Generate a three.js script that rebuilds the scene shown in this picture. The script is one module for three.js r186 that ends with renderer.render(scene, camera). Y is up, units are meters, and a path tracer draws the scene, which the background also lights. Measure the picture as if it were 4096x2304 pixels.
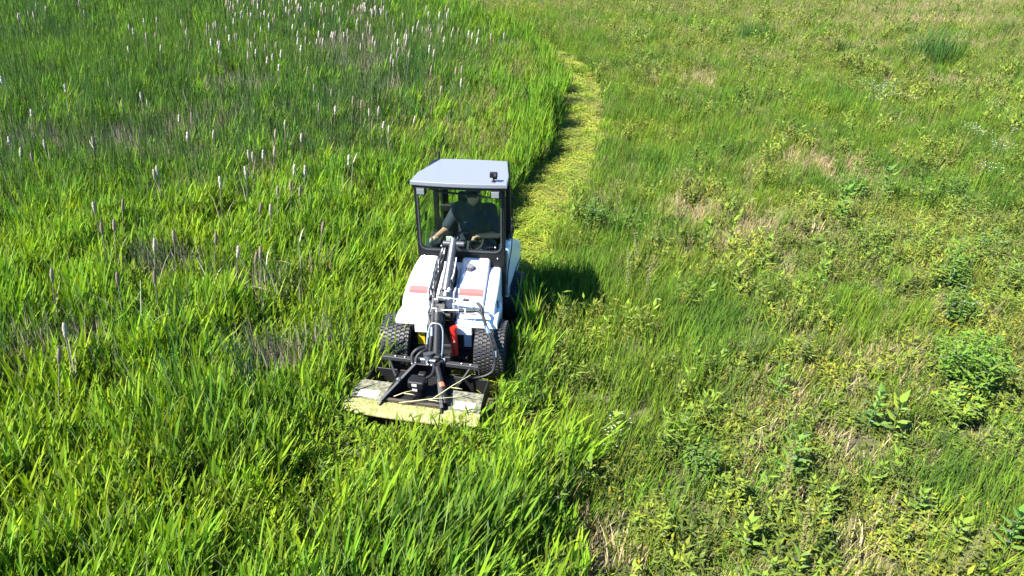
import * as THREE from 'three';
import { Sky } from 'three/addons/objects/Sky.js';
import { RoundedBoxGeometry } from 'three/addons/geometries/RoundedBoxGeometry.js';
import { mergeGeometries, toCreasedNormals } from 'three/addons/utils/BufferGeometryUtils.js';
import { createNoise2D } from 'simplex-noise';

// ---------------------------------------------------------------- camera, sky, sun, exposure
const scene = new THREE.Scene();
const camera = new THREE.PerspectiveCamera(45.21, 16 / 9, 0.1, 2000);
camera.position.set(0, 4.41, 0);
camera.rotation.set(THREE.MathUtils.degToRad(-29.2), 0, 0);
scene.add(camera);
const renderer = new THREE.WebGLRenderer({ antialias: true });
renderer.toneMapping = THREE.LinearToneMapping;
renderer.toneMappingExposure = 3.75;
renderer.shadowMap.enabled = true;
const SUN = new THREE.Vector3(-0.56, 0.82, 0.10).normalize();
const sky = new Sky();
sky.name = 'sky'; sky.userData.kind = 'structure';
sky.scale.setScalar(1500);
{
  const u = sky.material.uniforms;
  u.turbidity.value = 2.2; u.rayleigh.value = 1.1; u.mieCoefficient.value = 0.003; u.mieDirectionalG.value = 0.8;
  u.sunPosition.value.copy(SUN); u.cloudCoverage.value = 0;
}
scene.add(sky);
scene.environmentIntensity = 0.1;
const sun = new THREE.DirectionalLight(new THREE.Color(1, 0.955, 0.86), 4.8);
sun.name = 'sun';
sun.position.copy(SUN).multiplyScalar(60); sun.target.position.set(0, 0, -12);
sun.castShadow = true;
Object.assign(sun.shadow.camera, { left: -40, right: 40, top: 40, bottom: -40, near: 1, far: 140 });
sun.shadow.mapSize.set(4096, 4096);
scene.add(sun, sun.target);

// ---------------------------------------------------------------- helpers
function rng(seed) { let a = seed >>> 0; return () => { a = (a + 0x6d2b79f5) >>> 0; let t = a; t = Math.imul(t ^ (t >>> 15), t | 1); t ^= t + Math.imul(t ^ (t >>> 7), t | 61); return ((t ^ (t >>> 14)) >>> 0) / 4294967296; }; }
const R0 = rng(11), n2 = createNoise2D(rng(5)), n2b = createNoise2D(rng(77));
const lerp = THREE.MathUtils.lerp, clamp = THREE.MathUtils.clamp, sstep = THREE.MathUtils.smoothstep;
const V = (x, y, z) => new THREE.Vector3(x, y, z);
const rgb = (r, g, b) => new THREE.Color().setRGB(r, g, b);
const used = new Map();
function numbered(name) { const k = used.get(name) ?? 0; used.set(name, k + 1); return k ? `${name}_${String(k).padStart(3, '0')}` : name; }
function shade(o) { o.traverse((m) => { if (m.isMesh) { m.castShadow = true; m.receiveShadow = true; } }); return o; }
function mesh(name, geo, mat, parent) {
  const m = new THREE.Mesh(Array.isArray(geo) ? merge(geo) : geo, mat); m.name = name; m.castShadow = m.receiveShadow = true;
  parent.add(m); return m;
}
function each(name, geos, mat, parent) { let m; for (const g of geos) m = mesh(name, g, mat, parent); return m; }
function merge(list) { return mergeGeometries(list.map((g) => { const h = g.index ? g.toNonIndexed() : g.clone(); for (const k of Object.keys(h.attributes)) if (!['position', 'normal', 'uv'].includes(k)) h.deleteAttribute(k); if (!h.attributes.uv) h.setAttribute('uv', new THREE.BufferAttribute(new Float32Array(h.attributes.position.count * 2), 2)); return h; })); }
function thing(name, label, category, x, y, z, turn, group) {
  const o = new THREE.Group(); o.name = numbered(name); o.position.set(x, y, z); o.rotation.y = turn || 0;
  o.userData = { label, category }; if (group) o.userData.group = group; scene.add(o); return o;
}
const box = (w, h, d, x = 0, y = 0, z = 0, r = 0.006, rx = 0, ry = 0, rz = 0) => {
  const g = new RoundedBoxGeometry(w, h, d, 2, Math.min(r, w / 2.01, h / 2.01, d / 2.01));
  if (rx || ry || rz) g.applyMatrix4(new THREE.Matrix4().makeRotationFromEuler(new THREE.Euler(rx, ry, rz)));
  return g.translate(x, y, z);
};
// a bar of rectangular section between two points
function bar(a, b, w, h, r = 0.005) {
  const d = V(...b).sub(V(...a)), L = d.length(), g = new RoundedBoxGeometry(w, h, L, 2, Math.min(r, w / 2.01, h / 2.01));
  const q = new THREE.Matrix4().lookAt(V(...b), V(...a), V(0, 1, 0));
  q.setPosition(V(...a).addScaledVector(d, 0.5)); return g.applyMatrix4(q);
}
function cyl(a, b, r0, r1 = r0, seg = 14) {
  const d = V(...b).sub(V(...a)), L = d.length(), g = new THREE.CylinderGeometry(r1, r0, L, seg);
  const q = new THREE.Quaternion().setFromUnitVectors(V(0, 1, 0), d.clone().normalize());
  return g.applyMatrix4(new THREE.Matrix4().makeRotationFromQuaternion(q).setPosition(V(...a).addScaledVector(d, 0.5)));
}
const tube = (pts, r, n = 24, seg = 8) => new THREE.TubeGeometry(new THREE.CatmullRomCurve3(pts.map((p) => V(...p))), n, r, seg, false);
const ball = (r, x, y, z) => new THREE.SphereGeometry(r, 12, 8).translate(x, y, z);
// closed body from sections along z: each [z, x0, x1, y0, y1, corner radius]
function loft(sections, crease = 0.6) {
  const K = 6, ring = ([z, x0, x1, y0, y1, r]) => {
    const p = [[x0, y0]];
    for (let i = 0; i <= K; i++) { const a = Math.PI - (i / K) * Math.PI / 2; p.push([x0 + r + r * Math.cos(a), y1 - r + r * Math.sin(a)]); }
    for (let i = 0; i <= K; i++) { const a = Math.PI / 2 - (i / K) * Math.PI / 2; p.push([x1 - r + r * Math.cos(a), y1 - r + r * Math.sin(a)]); }
    p.push([x1, y0]); return p.map(([x, y]) => V(x, y, z));
  };
  const rings = sections.map(ring), n = rings[0].length, pos = [];
  const tri = (a, b, c) => pos.push(a.x, a.y, a.z, b.x, b.y, b.z, c.x, c.y, c.z);
  for (let s = 0; s + 1 < rings.length; s++) for (let i = 0; i < n; i++) { const j = (i + 1) % n, A = rings[s], B = rings[s + 1]; tri(A[i], A[j], B[j]); tri(A[i], B[j], B[i]); }
  for (const [rg, flip] of [[rings[0], false], [rings.at(-1), true]]) for (let i = 1; i + 1 < n; i++) flip ? tri(rg[0], rg[i + 1], rg[i]) : tri(rg[0], rg[i], rg[i + 1]);
  const g = new THREE.BufferGeometry(); g.setAttribute('position', new THREE.Float32BufferAttribute(pos, 3)); g.computeVertexNormals();
  // orient outward
  g.computeBoundingBox(); const c = g.boundingBox.getCenter(V(0, 0, 0)); let s = 0; const N = g.attributes.normal, Pp = g.attributes.position;
  for (let i = 0; i < Pp.count; i++) s += (Pp.getX(i) - c.x) * N.getX(i) + (Pp.getY(i) - c.y) * N.getY(i) + (Pp.getZ(i) - c.z) * N.getZ(i);
  if (s < 0) { for (let i = 0; i < pos.length; i += 9) for (let k = 0; k < 3; k++) { const t = pos[i + 3 + k]; pos[i + 3 + k] = pos[i + 6 + k]; pos[i + 6 + k] = t; } g.setAttribute('position', new THREE.Float32BufferAttribute(pos, 3)); }
  return toCreasedNormals(g, crease);
}
// grain texture: several octaves of noise between two colours
function grain(size, a, b, freq, seed, speck = 0) {
  const d = new Uint8Array(size * size * 4), r = rng(seed), nz = createNoise2D(r), A = a.clone().convertLinearToSRGB(), B = b.clone().convertLinearToSRGB();
  for (let y = 0; y < size; y++) for (let x = 0; x < size; x++) {
    const u = x / size * Math.PI * 2, v = y / size;
    let t = 0, amp = 0.5, f = freq; for (let o = 0; o < 4; o++) { t += amp * nz(f * x / size + o * 17, f * v); amp *= 0.55; f *= 2.1; }
    t = clamp(0.5 + t * 0.8 + (r() - 0.5) * speck, 0, 1); const i = (y * size + x) * 4;
    d[i] = 255 * lerp(A.r, B.r, t); d[i + 1] = 255 * lerp(A.g, B.g, t); d[i + 2] = 255 * lerp(A.b, B.b, t); d[i + 3] = 255;
  }
  const T = new THREE.DataTexture(d, size, size); T.wrapS = T.wrapT = THREE.RepeatWrapping; T.magFilter = THREE.LinearFilter; T.minFilter = THREE.LinearMipmapLinearFilter; T.generateMipmaps = true; T.colorSpace = THREE.SRGBColorSpace; T.needsUpdate = true; return T;
}
const std = (c, roughness = 0.6, metalness = 0, extra = {}) => new THREE.MeshPhysicalMaterial({ color: c, roughness, metalness, ...extra });

// ---------------------------------------------------------------- ground
const ORG = { x: -0.72, z: -6.1, yaw: -6.5 * Math.PI / 180 };
function ground(x, z) {
  const far = sstep(Math.hypot(x + 0.7, (z + 6.3) * 0.8), 2.2, 6);
  return far * (0.13 * n2(x * 0.09 + 3, z * 0.09) + 0.05 * n2(x * 0.31, z * 0.31 + 9)) + 0.018 * n2(x * 1.3, z * 1.3);
}
{
  const g = new THREE.BufferGeometry(), xs = [], zs = [], pos = [], uv = [], idx = [];
  for (let x = -400; x <= 400;) { xs.push(x); x += Math.abs(x) < 45 ? 0.5 : Math.abs(x) < 90 ? 3 : 31; }
  for (let z = 200; z >= -600;) { zs.push(z); z -= z < 5 && z > -60 ? 0.5 : z < 60 && z > -120 ? 5 : 40; }
  for (const z of zs) for (const x of xs) { pos.push(x, ground(x, z), z); uv.push(x / 3, z / 3); }
  const n = xs.length;
  for (let j = 0; j + 1 < zs.length; j++) for (let i = 0; i + 1 < n; i++) { const a = j * n + i; idx.push(a, a + 1, a + n, a + 1, a + n + 1, a + n); }
  g.setAttribute('position', new THREE.Float32BufferAttribute(pos, 3)); g.setAttribute('uv', new THREE.Float32BufferAttribute(uv, 2));
  g.setIndex(idx.map((_, i, a) => a[i])); g.computeVertexNormals();
  if (g.attributes.normal.getY(10) < 0) { for (let i = 0; i < idx.length; i += 3) { const t = idx[i]; idx[i] = idx[i + 1]; idx[i + 1] = t; } g.setIndex(idx); g.computeVertexNormals(); }
  const m = mesh('ground', g, std(rgb(1, 1, 1), 1, 0, { map: grain(512, rgb(0.040, 0.038, 0.018), rgb(0.095, 0.082, 0.045), 7, 3, 0.5) }), scene);
  m.userData.kind = 'structure';
}

// ---------------------------------------------------------------- where what grows
const inPoly = (P, x, z) => { let c = false; for (let i = 0, j = P.length - 2; i < P.length; j = i, i += 2) if ((P[i + 1] > z) !== (P[j + 1] > z) && x < (P[j] - P[i]) * (z - P[i + 1]) / (P[j + 1] - P[i + 1]) + P[i]) c = !c; return c; };
const REED = [-40, 4, 0.6, 4, 0.3, -3.11, 0.2, -4.02, 0.46, -4.62, 0.16, -5.41, 0.01, -6.74, -0.05, -10.72, 0.84, -14.11, 1.19, -18.88, 0.54, -23.49, -1.62, -27.55, -6.02, -39.35, -20, -70, -90, -90, -90, 4];
const MARSH = [-60, -60, -9, -48, -7.37, -37.6, -1.0, -21.5, -1.6, -15.33, -3.71, -11.69, -5.03, -10.72, -7.6, -9.43, -30, -9, -60, -20];
const FORB = [2.6, -8.88, 5.41, -11.29, 9.19, -11.9, 14, -11, 14, 4, 0.7, 4, 0.55, -3.11, 0.87, -4.02, 0.77, -4.94, 2.16, -6.1];
const soft = (P, x, z, w) => { let s = 0; for (let k = 0; k < 6; k++) { const a = k * 1.047 + 0.3; if (inPoly(P, x + Math.cos(a) * w, z + Math.sin(a) * w)) s++; } return (s + (inPoly(P, x, z) ? 1 : 0)) / 7; };
const gauss = (x, z, [cx, cz, rx, rz]) => { const a = (x - cx) / rx, b = (z - cz) / rz, d = a * a + b * b; return d > 6 ? 0 : Math.exp(-d); };
const DRY = [[5.6, -12.6, 1.3, 0.8], [6.1, -11.8, 0.9, 0.6], [2.86, -10, 0.8, 0.7], [3.06, -4.9, 0.5, 0.35], [2.6, -3.66, 0.4, 0.25], [0.83, -3.55, 0.6, 0.35], [1.9, -12.0, 0.8, 1.0], [18.2, -29.5, 6, 1.6], [11.6, -24.2, 2.2, 0.7], [14.3, -24.2, 3.4, 0.6], [20, -25.5, 4, 0.7], [17, -33, 5, 1.2], [5.2, -19, 1.2, 1.2], [3.8, -6, 0.6, 0.5], [2.4, -5.4, 0.6, 0.5], [22, -36, 6, 1.5], [7.6, -22, 1.5, 0.6], [9, -14.9, 0.9, 0.5], [3.4, -9.2, 1.0, 0.6], [12, -19.3, 2, 0.5], [4.6, -4.4, 0.5, 0.4]];
const LUSH = [[1.1, -5.6, 0.8, 1.1], [0.95, -8.0, 0.7, 1.5], [2.3, -12.6, 1.3, 2], [2.9, -16.5, 1.0, 2.5], [1.9, -6.7, 0.9, 1.2], [4.6, -15.2, 1.6, 1.4], [3.7, -13.7, 1.6, 1.3], [7.3, -16.8, 1.7, 1.6], [7.6, -14.0, 1.3, 0.9], [9.8, -14.6, 1.4, 1.0], [8.5, -25.7, 0.8, 0.5], [12.9, -21.8, 1.3, 0.7], [4.0, -6.9, 0.7, 0.6], [1.9, -9.6, 0.6, 0.9], [3.9, -4.2, 0.5, 0.5], [2.1, -23.1, 2.2, 2], [1.0, -28.9, 3, 2.5], [6.4, -28.5, 2.5, 1.5], [5.4, -18, 1.5, 1], [10.3, -15.8, 1.1, 0.8], [7.1, -11.1, 1.6, 0.6]];
const BARE = [[4.3, -5.3, 0.4, 0.2], [4.9, -5.2, 0.4, 0.2], [3.1, -4.78, 0.22, 0.14], [2.55, -3.55, 0.2, 0.12], [4.25, -5.0, 0.35, 0.16], [1.1, -3.3, 0.3, 0.12], [5.9, -12.0, 0.35, 0.2], [4.6, -4.7, 0.3, 0.15], [2.1, -4.35, 0.16, 0.12]];
const SEED = [[-2.6, -17, 3.2, 4], [-1.2, -13, 1.4, 1.4], [-3.8, -13.2, 1.6, 1.2], [-5.5, -11.3, 1.5, .8], [-0.6, -20, 1.5, 2.5]];
const GAPS = [[-6.2, -12.2, 0.9, 0.5], [-9.6, -11.6, 0.8, 0.5], [-10.6, -13.5, 1.0, 0.6], [-3.2, -16.6, 0.9, 0.9], [-6.8, -17.5, 1.0, 0.9], [-7.9, -13.1, 1.9, 0.9], [-9.2, -12.8, 1.2, 0.6], [-6.7, -14.5, 1.5, 1.0], [-5.2, -22.5, 1.5, 1.8], [-2.6, -5.85, 0.5, 0.42], [-4.6, -7.9, 0.55, 0.4], [-3.1, -7.3, 0.5, 0.35], [-4.7, -6.0, 0.5, 0.4], [-4.0, -19.5, 1.2, 1.3]];
const TRACK = [-1.06, -4.2, -0.98, -4.9, -0.72, -6.1, -0.42, -7.6, 0.12, -9.3, 0.45, -10.6, 0.8, -11.8, 1.03, -12.7, 1.33, -14.2, 1.58, -15.7, 1.75, -17.2, 1.79, -18.5, 1.7, -20.2, 1.35, -22.2, 0.5, -24.6, -1.1, -27.8, -3, -31];
function trackDist(x, z) {
  let best = 1e9, side = 0;
  for (let i = 0; i + 3 < TRACK.length; i += 2) {
    const ax = TRACK[i], az = TRACK[i + 1], dx = TRACK[i + 2] - ax, dz = TRACK[i + 3] - az, t = clamp(((x - ax) * dx + (z - az) * dz) / (dx * dx + dz * dz), 0, 1), px = x - ax - dx * t, pz = z - az - dz * t, d = Math.hypot(px, pz);
    if (d < best) { best = d; side = px; }
  }
  return Math.sign(side) * best;
}

// ---------------------------------------------------------------- blades, leaves and clumps
class Leaves {
  constructor() { this.p = []; this.n = []; this.c = []; }
  vert(p, n, c) { this.p.push(p.x, p.y, p.z); this.n.push(n.x, n.y, n.z); this.c.push(c.r, c.g, c.b); }
  // ribbon from `at`, rising with the given lean from upright, drooping by `bend` over its length
  blade(at, az, len, width, lean, bend, col, segs = 3, twist = 0) {
    const side0 = V(-Math.sin(az + twist), 0, Math.cos(az + twist)); let p = at.clone(), prev = null;
    for (let i = 0; i <= segs; i++) {
      const t = i / segs, a = lean + bend * t * t, dir = V(Math.cos(az) * Math.sin(a), Math.cos(a), Math.sin(az) * Math.sin(a));
      const w = width * 0.5 * (i === segs ? 0.02 : t < 0.25 ? 0.65 + 1.4 * t : 1 - 0.75 * Math.pow((t - 0.25) / 0.75, 1.6));
      const nrm = side0.clone().cross(dir).normalize(), L = p.clone().addScaledVector(side0, -w), Rr = p.clone().addScaledVector(side0, w);
      if (prev) { const [pL, pR, pn] = prev; this.vert(pL, pn, col); this.vert(pR, pn, col); this.vert(Rr, nrm, col); if (i < segs) { this.vert(pL, pn, col); this.vert(Rr, nrm, col); this.vert(L, nrm, col); } }
      prev = [L, Rr, nrm]; p = p.clone().addScaledVector(dir, len / segs);
    }
    return p;
  }
  // flat pointed leaf: base, direction, length, width
  leaf(at, dir, up, len, width, col, droop = 0.25) {
    const s = dir.clone().cross(up).normalize(), n = s.clone().cross(dir).normalize(); if (n.y < 0) n.negate();
    const q = (t, w, d) => at.clone().addScaledVector(dir, len * t).addScaledVector(s, w * width).addScaledVector(n, -d * len);
    const A = q(0, 0, 0), B = q(0.35, -0.5, 0.03), C = q(0.35, 0.5, 0.03), M = q(0.4, 0, -0.02), D = q(1, 0, droop), nl = n.clone().addScaledVector(s, -0.25).normalize(), nr = n.clone().addScaledVector(s, 0.25).normalize();
    for (const [a, b, c, nn] of [[A, M, B, nl], [A, C, M, nr], [M, D, B, nl], [M, C, D, nr]]) { this.vert(a, nn, col); this.vert(b, nn, col); this.vert(c, nn, col); }
  }
  stick(a, b, r0, r1, col, sides = 4) {
    const d = b.clone().sub(a).normalize(), s = Math.abs(d.y) > 0.9 ? V(1, 0, 0) : V(0, 1, 0), u = d.clone().cross(s).normalize(), w = d.clone().cross(u);
    for (let i = 0; i < sides; i++) {
      const f = (k) => u.clone().multiplyScalar(Math.cos(k * 6.2832 / sides)).addScaledVector(w, Math.sin(k * 6.2832 / sides)), n0 = f(i), n1 = f(i + 1);
      const A = a.clone().addScaledVector(n0, r0), B = a.clone().addScaledVector(n1, r0), C = b.clone().addScaledVector(n1, r1), D = b.clone().addScaledVector(n0, r1);
      this.vert(A, n0, col); this.vert(B, n1, col); this.vert(C, n1, col); this.vert(A, n0, col); this.vert(C, n1, col); this.vert(D, n0, col);
    }
  }
  build() {
    const g = new THREE.BufferGeometry();
    g.setAttribute('position', new THREE.Float32BufferAttribute(this.p, 3)); g.setAttribute('normal', new THREE.Float32BufferAttribute(this.n, 3)); g.setAttribute('color', new THREE.Float32BufferAttribute(this.c, 3));
    return g;
  }
}
const foliage = (tr, coat, rough = 1) => new THREE.MeshPhysicalMaterial({ color: rgb(1, 1, 1), vertexColors: true, roughness: rough, specularIntensity: 0.35, transmission: tr, thickness: 0, clearcoat: coat, clearcoatRoughness: 0.42, side: THREE.DoubleSide });
const M_LEAF = foliage(0.42, 0.05), M_DRY = foliage(0.15, 0.0), M_BROAD = foliage(0.35, 0.08);
const vary = (r, a = 0.35) => { a *= 1.45; const k = 1 - a / 2 + a * r(), h = (r() - 0.5) * 0.3; return rgb(k * (1 + h), k, k * (1 - h)); };
const STRAW = rgb(1.9, 1.15, 3.0);

// tall broad-leaved reed grass
function reedClump(seed, hgt) {
  const r = rng(seed), L = new Leaves();
  for (let s = 0; s < 12; s++) {
    const a0 = r() * 6.283, rad = 0.13 * Math.sqrt(r()), b = V(Math.cos(a0) * rad, -0.03, Math.sin(a0) * rad), h = hgt * (0.7 + 0.45 * r()), az = r() * 6.283, ln = 0.05 + 0.16 * r();
    const top = b.clone().add(V(Math.cos(az) * Math.sin(ln) * h, Math.cos(ln) * h, Math.sin(az) * Math.sin(ln) * h)), col = vary(r, 0.4);
    L.stick(b, top, 0.0035, 0.0018, col, 3);
    const k = 4 + Math.floor(r() * 2);
    for (let i = 0; i < k; i++) {
      const t = 0.3 + 0.7 * (i + r() * 0.5) / k, p = b.clone().lerp(top, Math.min(1, t)), dead = r() < 0.03, c = dead ? vary(r, 0.3).multiply(STRAW) : col.clone().multiply(vary(r, 0.18));
      L.blade(p, r() * 6.283, h * (0.32 + 0.24 * r()), 0.013 + 0.011 * r(), 0.12 + 0.34 * r(), 0.15 + 0.9 * r() * r() * r(), c, 3, (r() - 0.5) * 0.8);
    }
  }
  return L.build();
}
// fine meadow grass
function meadowClump(seed, hgt, seedy, hay = false) {
  const r = rng(seed), L = new Leaves();
  for (let s = 0; s < 38; s++) {
    const a0 = r() * 6.283, rad = 0.13 * Math.sqrt(r()), b = V(Math.cos(a0) * rad, -0.02, Math.sin(a0) * rad), c = !hay && r() < 0.035 ? vary(r, 0.4).multiply(STRAW).multiplyScalar(0.8) : vary(r, 0.45);
    L.blade(b, r() * 6.283, hgt * (0.55 + 0.6 * r()), 0.0065 + 0.006 * r(), 0.08 + 0.45 * r(), 0.2 + 1.1 * r() * r(), c, 3, (r() - 0.5) * 1.5);
  }
  for (let s = 0; s < seedy; s++) {
    const a0 = r() * 6.283, rad = 0.12 * r(), b = V(Math.cos(a0) * rad, 0, Math.sin(a0) * rad), h = hgt * (1 + 0.35 * r()), c = vary(r, 0.3).multiply(hay ? rgb(1.1, 1.05, 1.1) : rgb(1.7, 1.2, 2.6)), az = r() * 6.283, ln = 0.1 + 0.15 * r(), d = V(Math.cos(az) * Math.sin(ln), Math.cos(ln), Math.sin(az) * Math.sin(ln));
    const top = b.clone().addScaledVector(d, h); L.stick(b, top, 0.0018, 0.0012, c, 3);
    for (let i = 0; i < 7; i++) L.blade(top.clone().addScaledVector(d, -0.09 * i / 7), r() * 6.283, 0.03 + 0.025 * r(), 0.006, 0.5, 0.8, c, 1);
  }
  return L.build();
}
// small leafy weeds: vetch, clover, young goldenrod
function forbClump(seed, hgt, big = 1) {
  const r = rng(seed), L = new Leaves();
  for (let s = 0; s < 11; s++) {
    const a0 = r() * 6.283, rad = 0.14 * Math.sqrt(r()), b = V(Math.cos(a0) * rad, -0.02, Math.sin(a0) * rad), h = hgt * (0.5 + 0.6 * r()), az = r() * 6.283, ln = 0.1 + 0.4 * r(), top = b.clone().add(V(Math.cos(az) * Math.sin(ln) * h, Math.cos(ln) * h, Math.sin(az) * Math.sin(ln) * h)), col = vary(r, 0.4);
    L.stick(b, top, 0.0025, 0.0015, col, 3);
    for (let i = 0; i < 8; i++) {
      const t = 0.25 + 0.75 * (i + r()) / 8, p = b.clone().lerp(top, Math.min(t, 1)), ay = r() * 6.283, e = 0.15 + 0.7 * r();
      L.leaf(p, V(Math.cos(ay) * Math.cos(e), Math.sin(e), Math.sin(ay) * Math.cos(e)), V(0, 1, 0), (0.032 + 0.04 * r()) * big, (0.015 + 0.013 * r()) * big, r() < 0.006 ? rgb(3.0, 1.7, 0.8) : col.clone().multiply(vary(r, 0.25)), 0.15 * r());
    }
  }
  return L.build();
}
// upright cattail leaves
function cattailLeaves(seed, hgt, n, dead) {
  const r = rng(seed), L = new Leaves();
  for (let s = 0; s < n; s++) {
    const a0 = r() * 6.283, rad = 0.16 * Math.sqrt(r()), b = V(Math.cos(a0) * rad, -0.02, Math.sin(a0) * rad), c = vary(r, 0.45);
    if (dead && r() < 0.3) L.blade(b.clone().add(V(0, hgt * 0.3 * r(), 0)), r() * 6.283, hgt * (0.4 + 0.5 * r()), 0.010, 0.8 + 0.6 * r(), 0.5, c, 3, 0.5);
    else L.blade(b, r() * 6.283, hgt * (0.6 + 0.5 * r()), 0.010 + 0.007 * r(), 0.03 + 0.16 * r(), 0.08 + 0.55 * r() * r(), c, 4, r() * 2);
  }
  return L.build();
}
// cut stubble with cut blades lying on it
function stubbleClump(seed) {
  const r = rng(seed), L = new Leaves();
  for (let s = 0; s < 22; s++) { const b = V((r() - 0.5) * 0.26, -0.01, (r() - 0.5) * 0.26); L.blade(b, r() * 6.283, 0.05 + 0.06 * r(), 0.006, 0.15 + 0.4 * r(), 0.2, vary(r, 0.4), 1); }
  for (let s = 0; s < 30; s++) {
    const b = V((r() - 0.5) * 0.3, 0.05 + 0.07 * r(), (r() - 0.5) * 0.3), ay = 1.2 + (r() - 0.5) * 2.6;
    L.blade(b, ay, 0.10 + 0.16 * r(), 0.009 + 0.006 * r(), 1.25 + 0.35 * r(), 0.3 * r(), r() < 0.1 ? rgb(1.5, 1.1, 2.5) : vary(r, 0.3), 2, (r() - 0.5) * 0.6);
  }
  return L.build();
}

const SPECIES = {
  reed: { name: 'tall_grass', label: 'tall bright green broad bladed grass on the left and foreground', category: 'grass', geos: [reedClump(1, 0.52), reedClump(2, 0.58), reedClump(3, 0.48), reedClump(4, 0.55)], mat: M_LEAF },
  meadow: { name: 'meadow_grass', label: 'fine mid green meadow grass right of the mown track', category: 'grass', geos: [meadowClump(21, 0.36, 0), meadowClump(22, 0.4, 1), meadowClump(23, 0.33, 0)], mat: M_LEAF },
  seedy: { name: 'seeding_grass', label: 'fine olive grass carrying pale seed heads', category: 'grass', geos: [meadowClump(31, 0.46, 7), meadowClump(32, 0.42, 9)], mat: M_DRY },
  dry: { name: 'dry_grass', label: 'dry straw coloured grass in patches on the right', category: 'grass', geos: [meadowClump(41, 0.27, 3, true), meadowClump(42, 0.23, 4, true)], mat: M_DRY },
  forb: { name: 'leafy_weeds', label: 'low yellow green leafy weeds covering the right foreground', category: 'weeds', geos: [forbClump(51, 0.2, 0.8), forbClump(52, 0.26, 1.25), forbClump(53, 0.16, 0.65), forbClump(54, 0.22, 0.75)], mat: M_BROAD },
  cattail: { name: 'cattail_foliage', label: 'dark green upright cattail leaves filling the upper left', category: 'foliage', geos: [cattailLeaves(61, 0.98, 22, false), cattailLeaves(62, 0.86, 22, false), cattailLeaves(63, 0.9, 18, false)], mat: M_LEAF },
  dead: { name: 'dead_stalks', label: 'grey brown dead stalks standing among the cattail leaves', category: 'stalks', geos: [cattailLeaves(71, 0.62, 16, true), cattailLeaves(72, 0.55, 18, true)], mat: M_DRY },
  cut: { name: 'mown_grass', label: 'yellow green cut grass lying on the mown track', category: 'grass', geos: [stubbleClump(81), stubbleClump(82), stubbleClump(83)], mat: M_LEAF },
};
for (const s of Object.values(SPECIES)) s.put = s.geos.map(() => []);
const C_REED = [rgb(0.180, 0.275, 0.005), rgb(0.100, 0.210, 0.006)], C_MEADOW = [rgb(0.155, 0.23, 0.008), rgb(0.078, 0.18, 0.008)], C_DRY = [rgb(0.36, 0.29, 0.15), rgb(0.24, 0.215, 0.085)], C_SEED = [rgb(0.135, 0.195, 0.022), rgb(0.175, 0.20, 0.045)], C_FORB = [rgb(0.195, 0.22, 0.020), rgb(0.115, 0.165, 0.014)], C_CAT = [rgb(0.032, 0.092, 0.012), rgb(0.070, 0.14, 0.009)], C_DEAD = [rgb(0.24, 0.21, 0.15), rgb(0.14, 0.12, 0.085)], C_CUT = [rgb(0.25, 0.34, 0.007), rgb(0.33, 0.35, 0.03)];
const CC = { reed: C_REED, meadow: C_MEADOW, dry: C_DRY, seedy: C_SEED, forb: C_FORB, cattail: C_CAT, dead: C_DEAD, cut: C_CUT };
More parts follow.
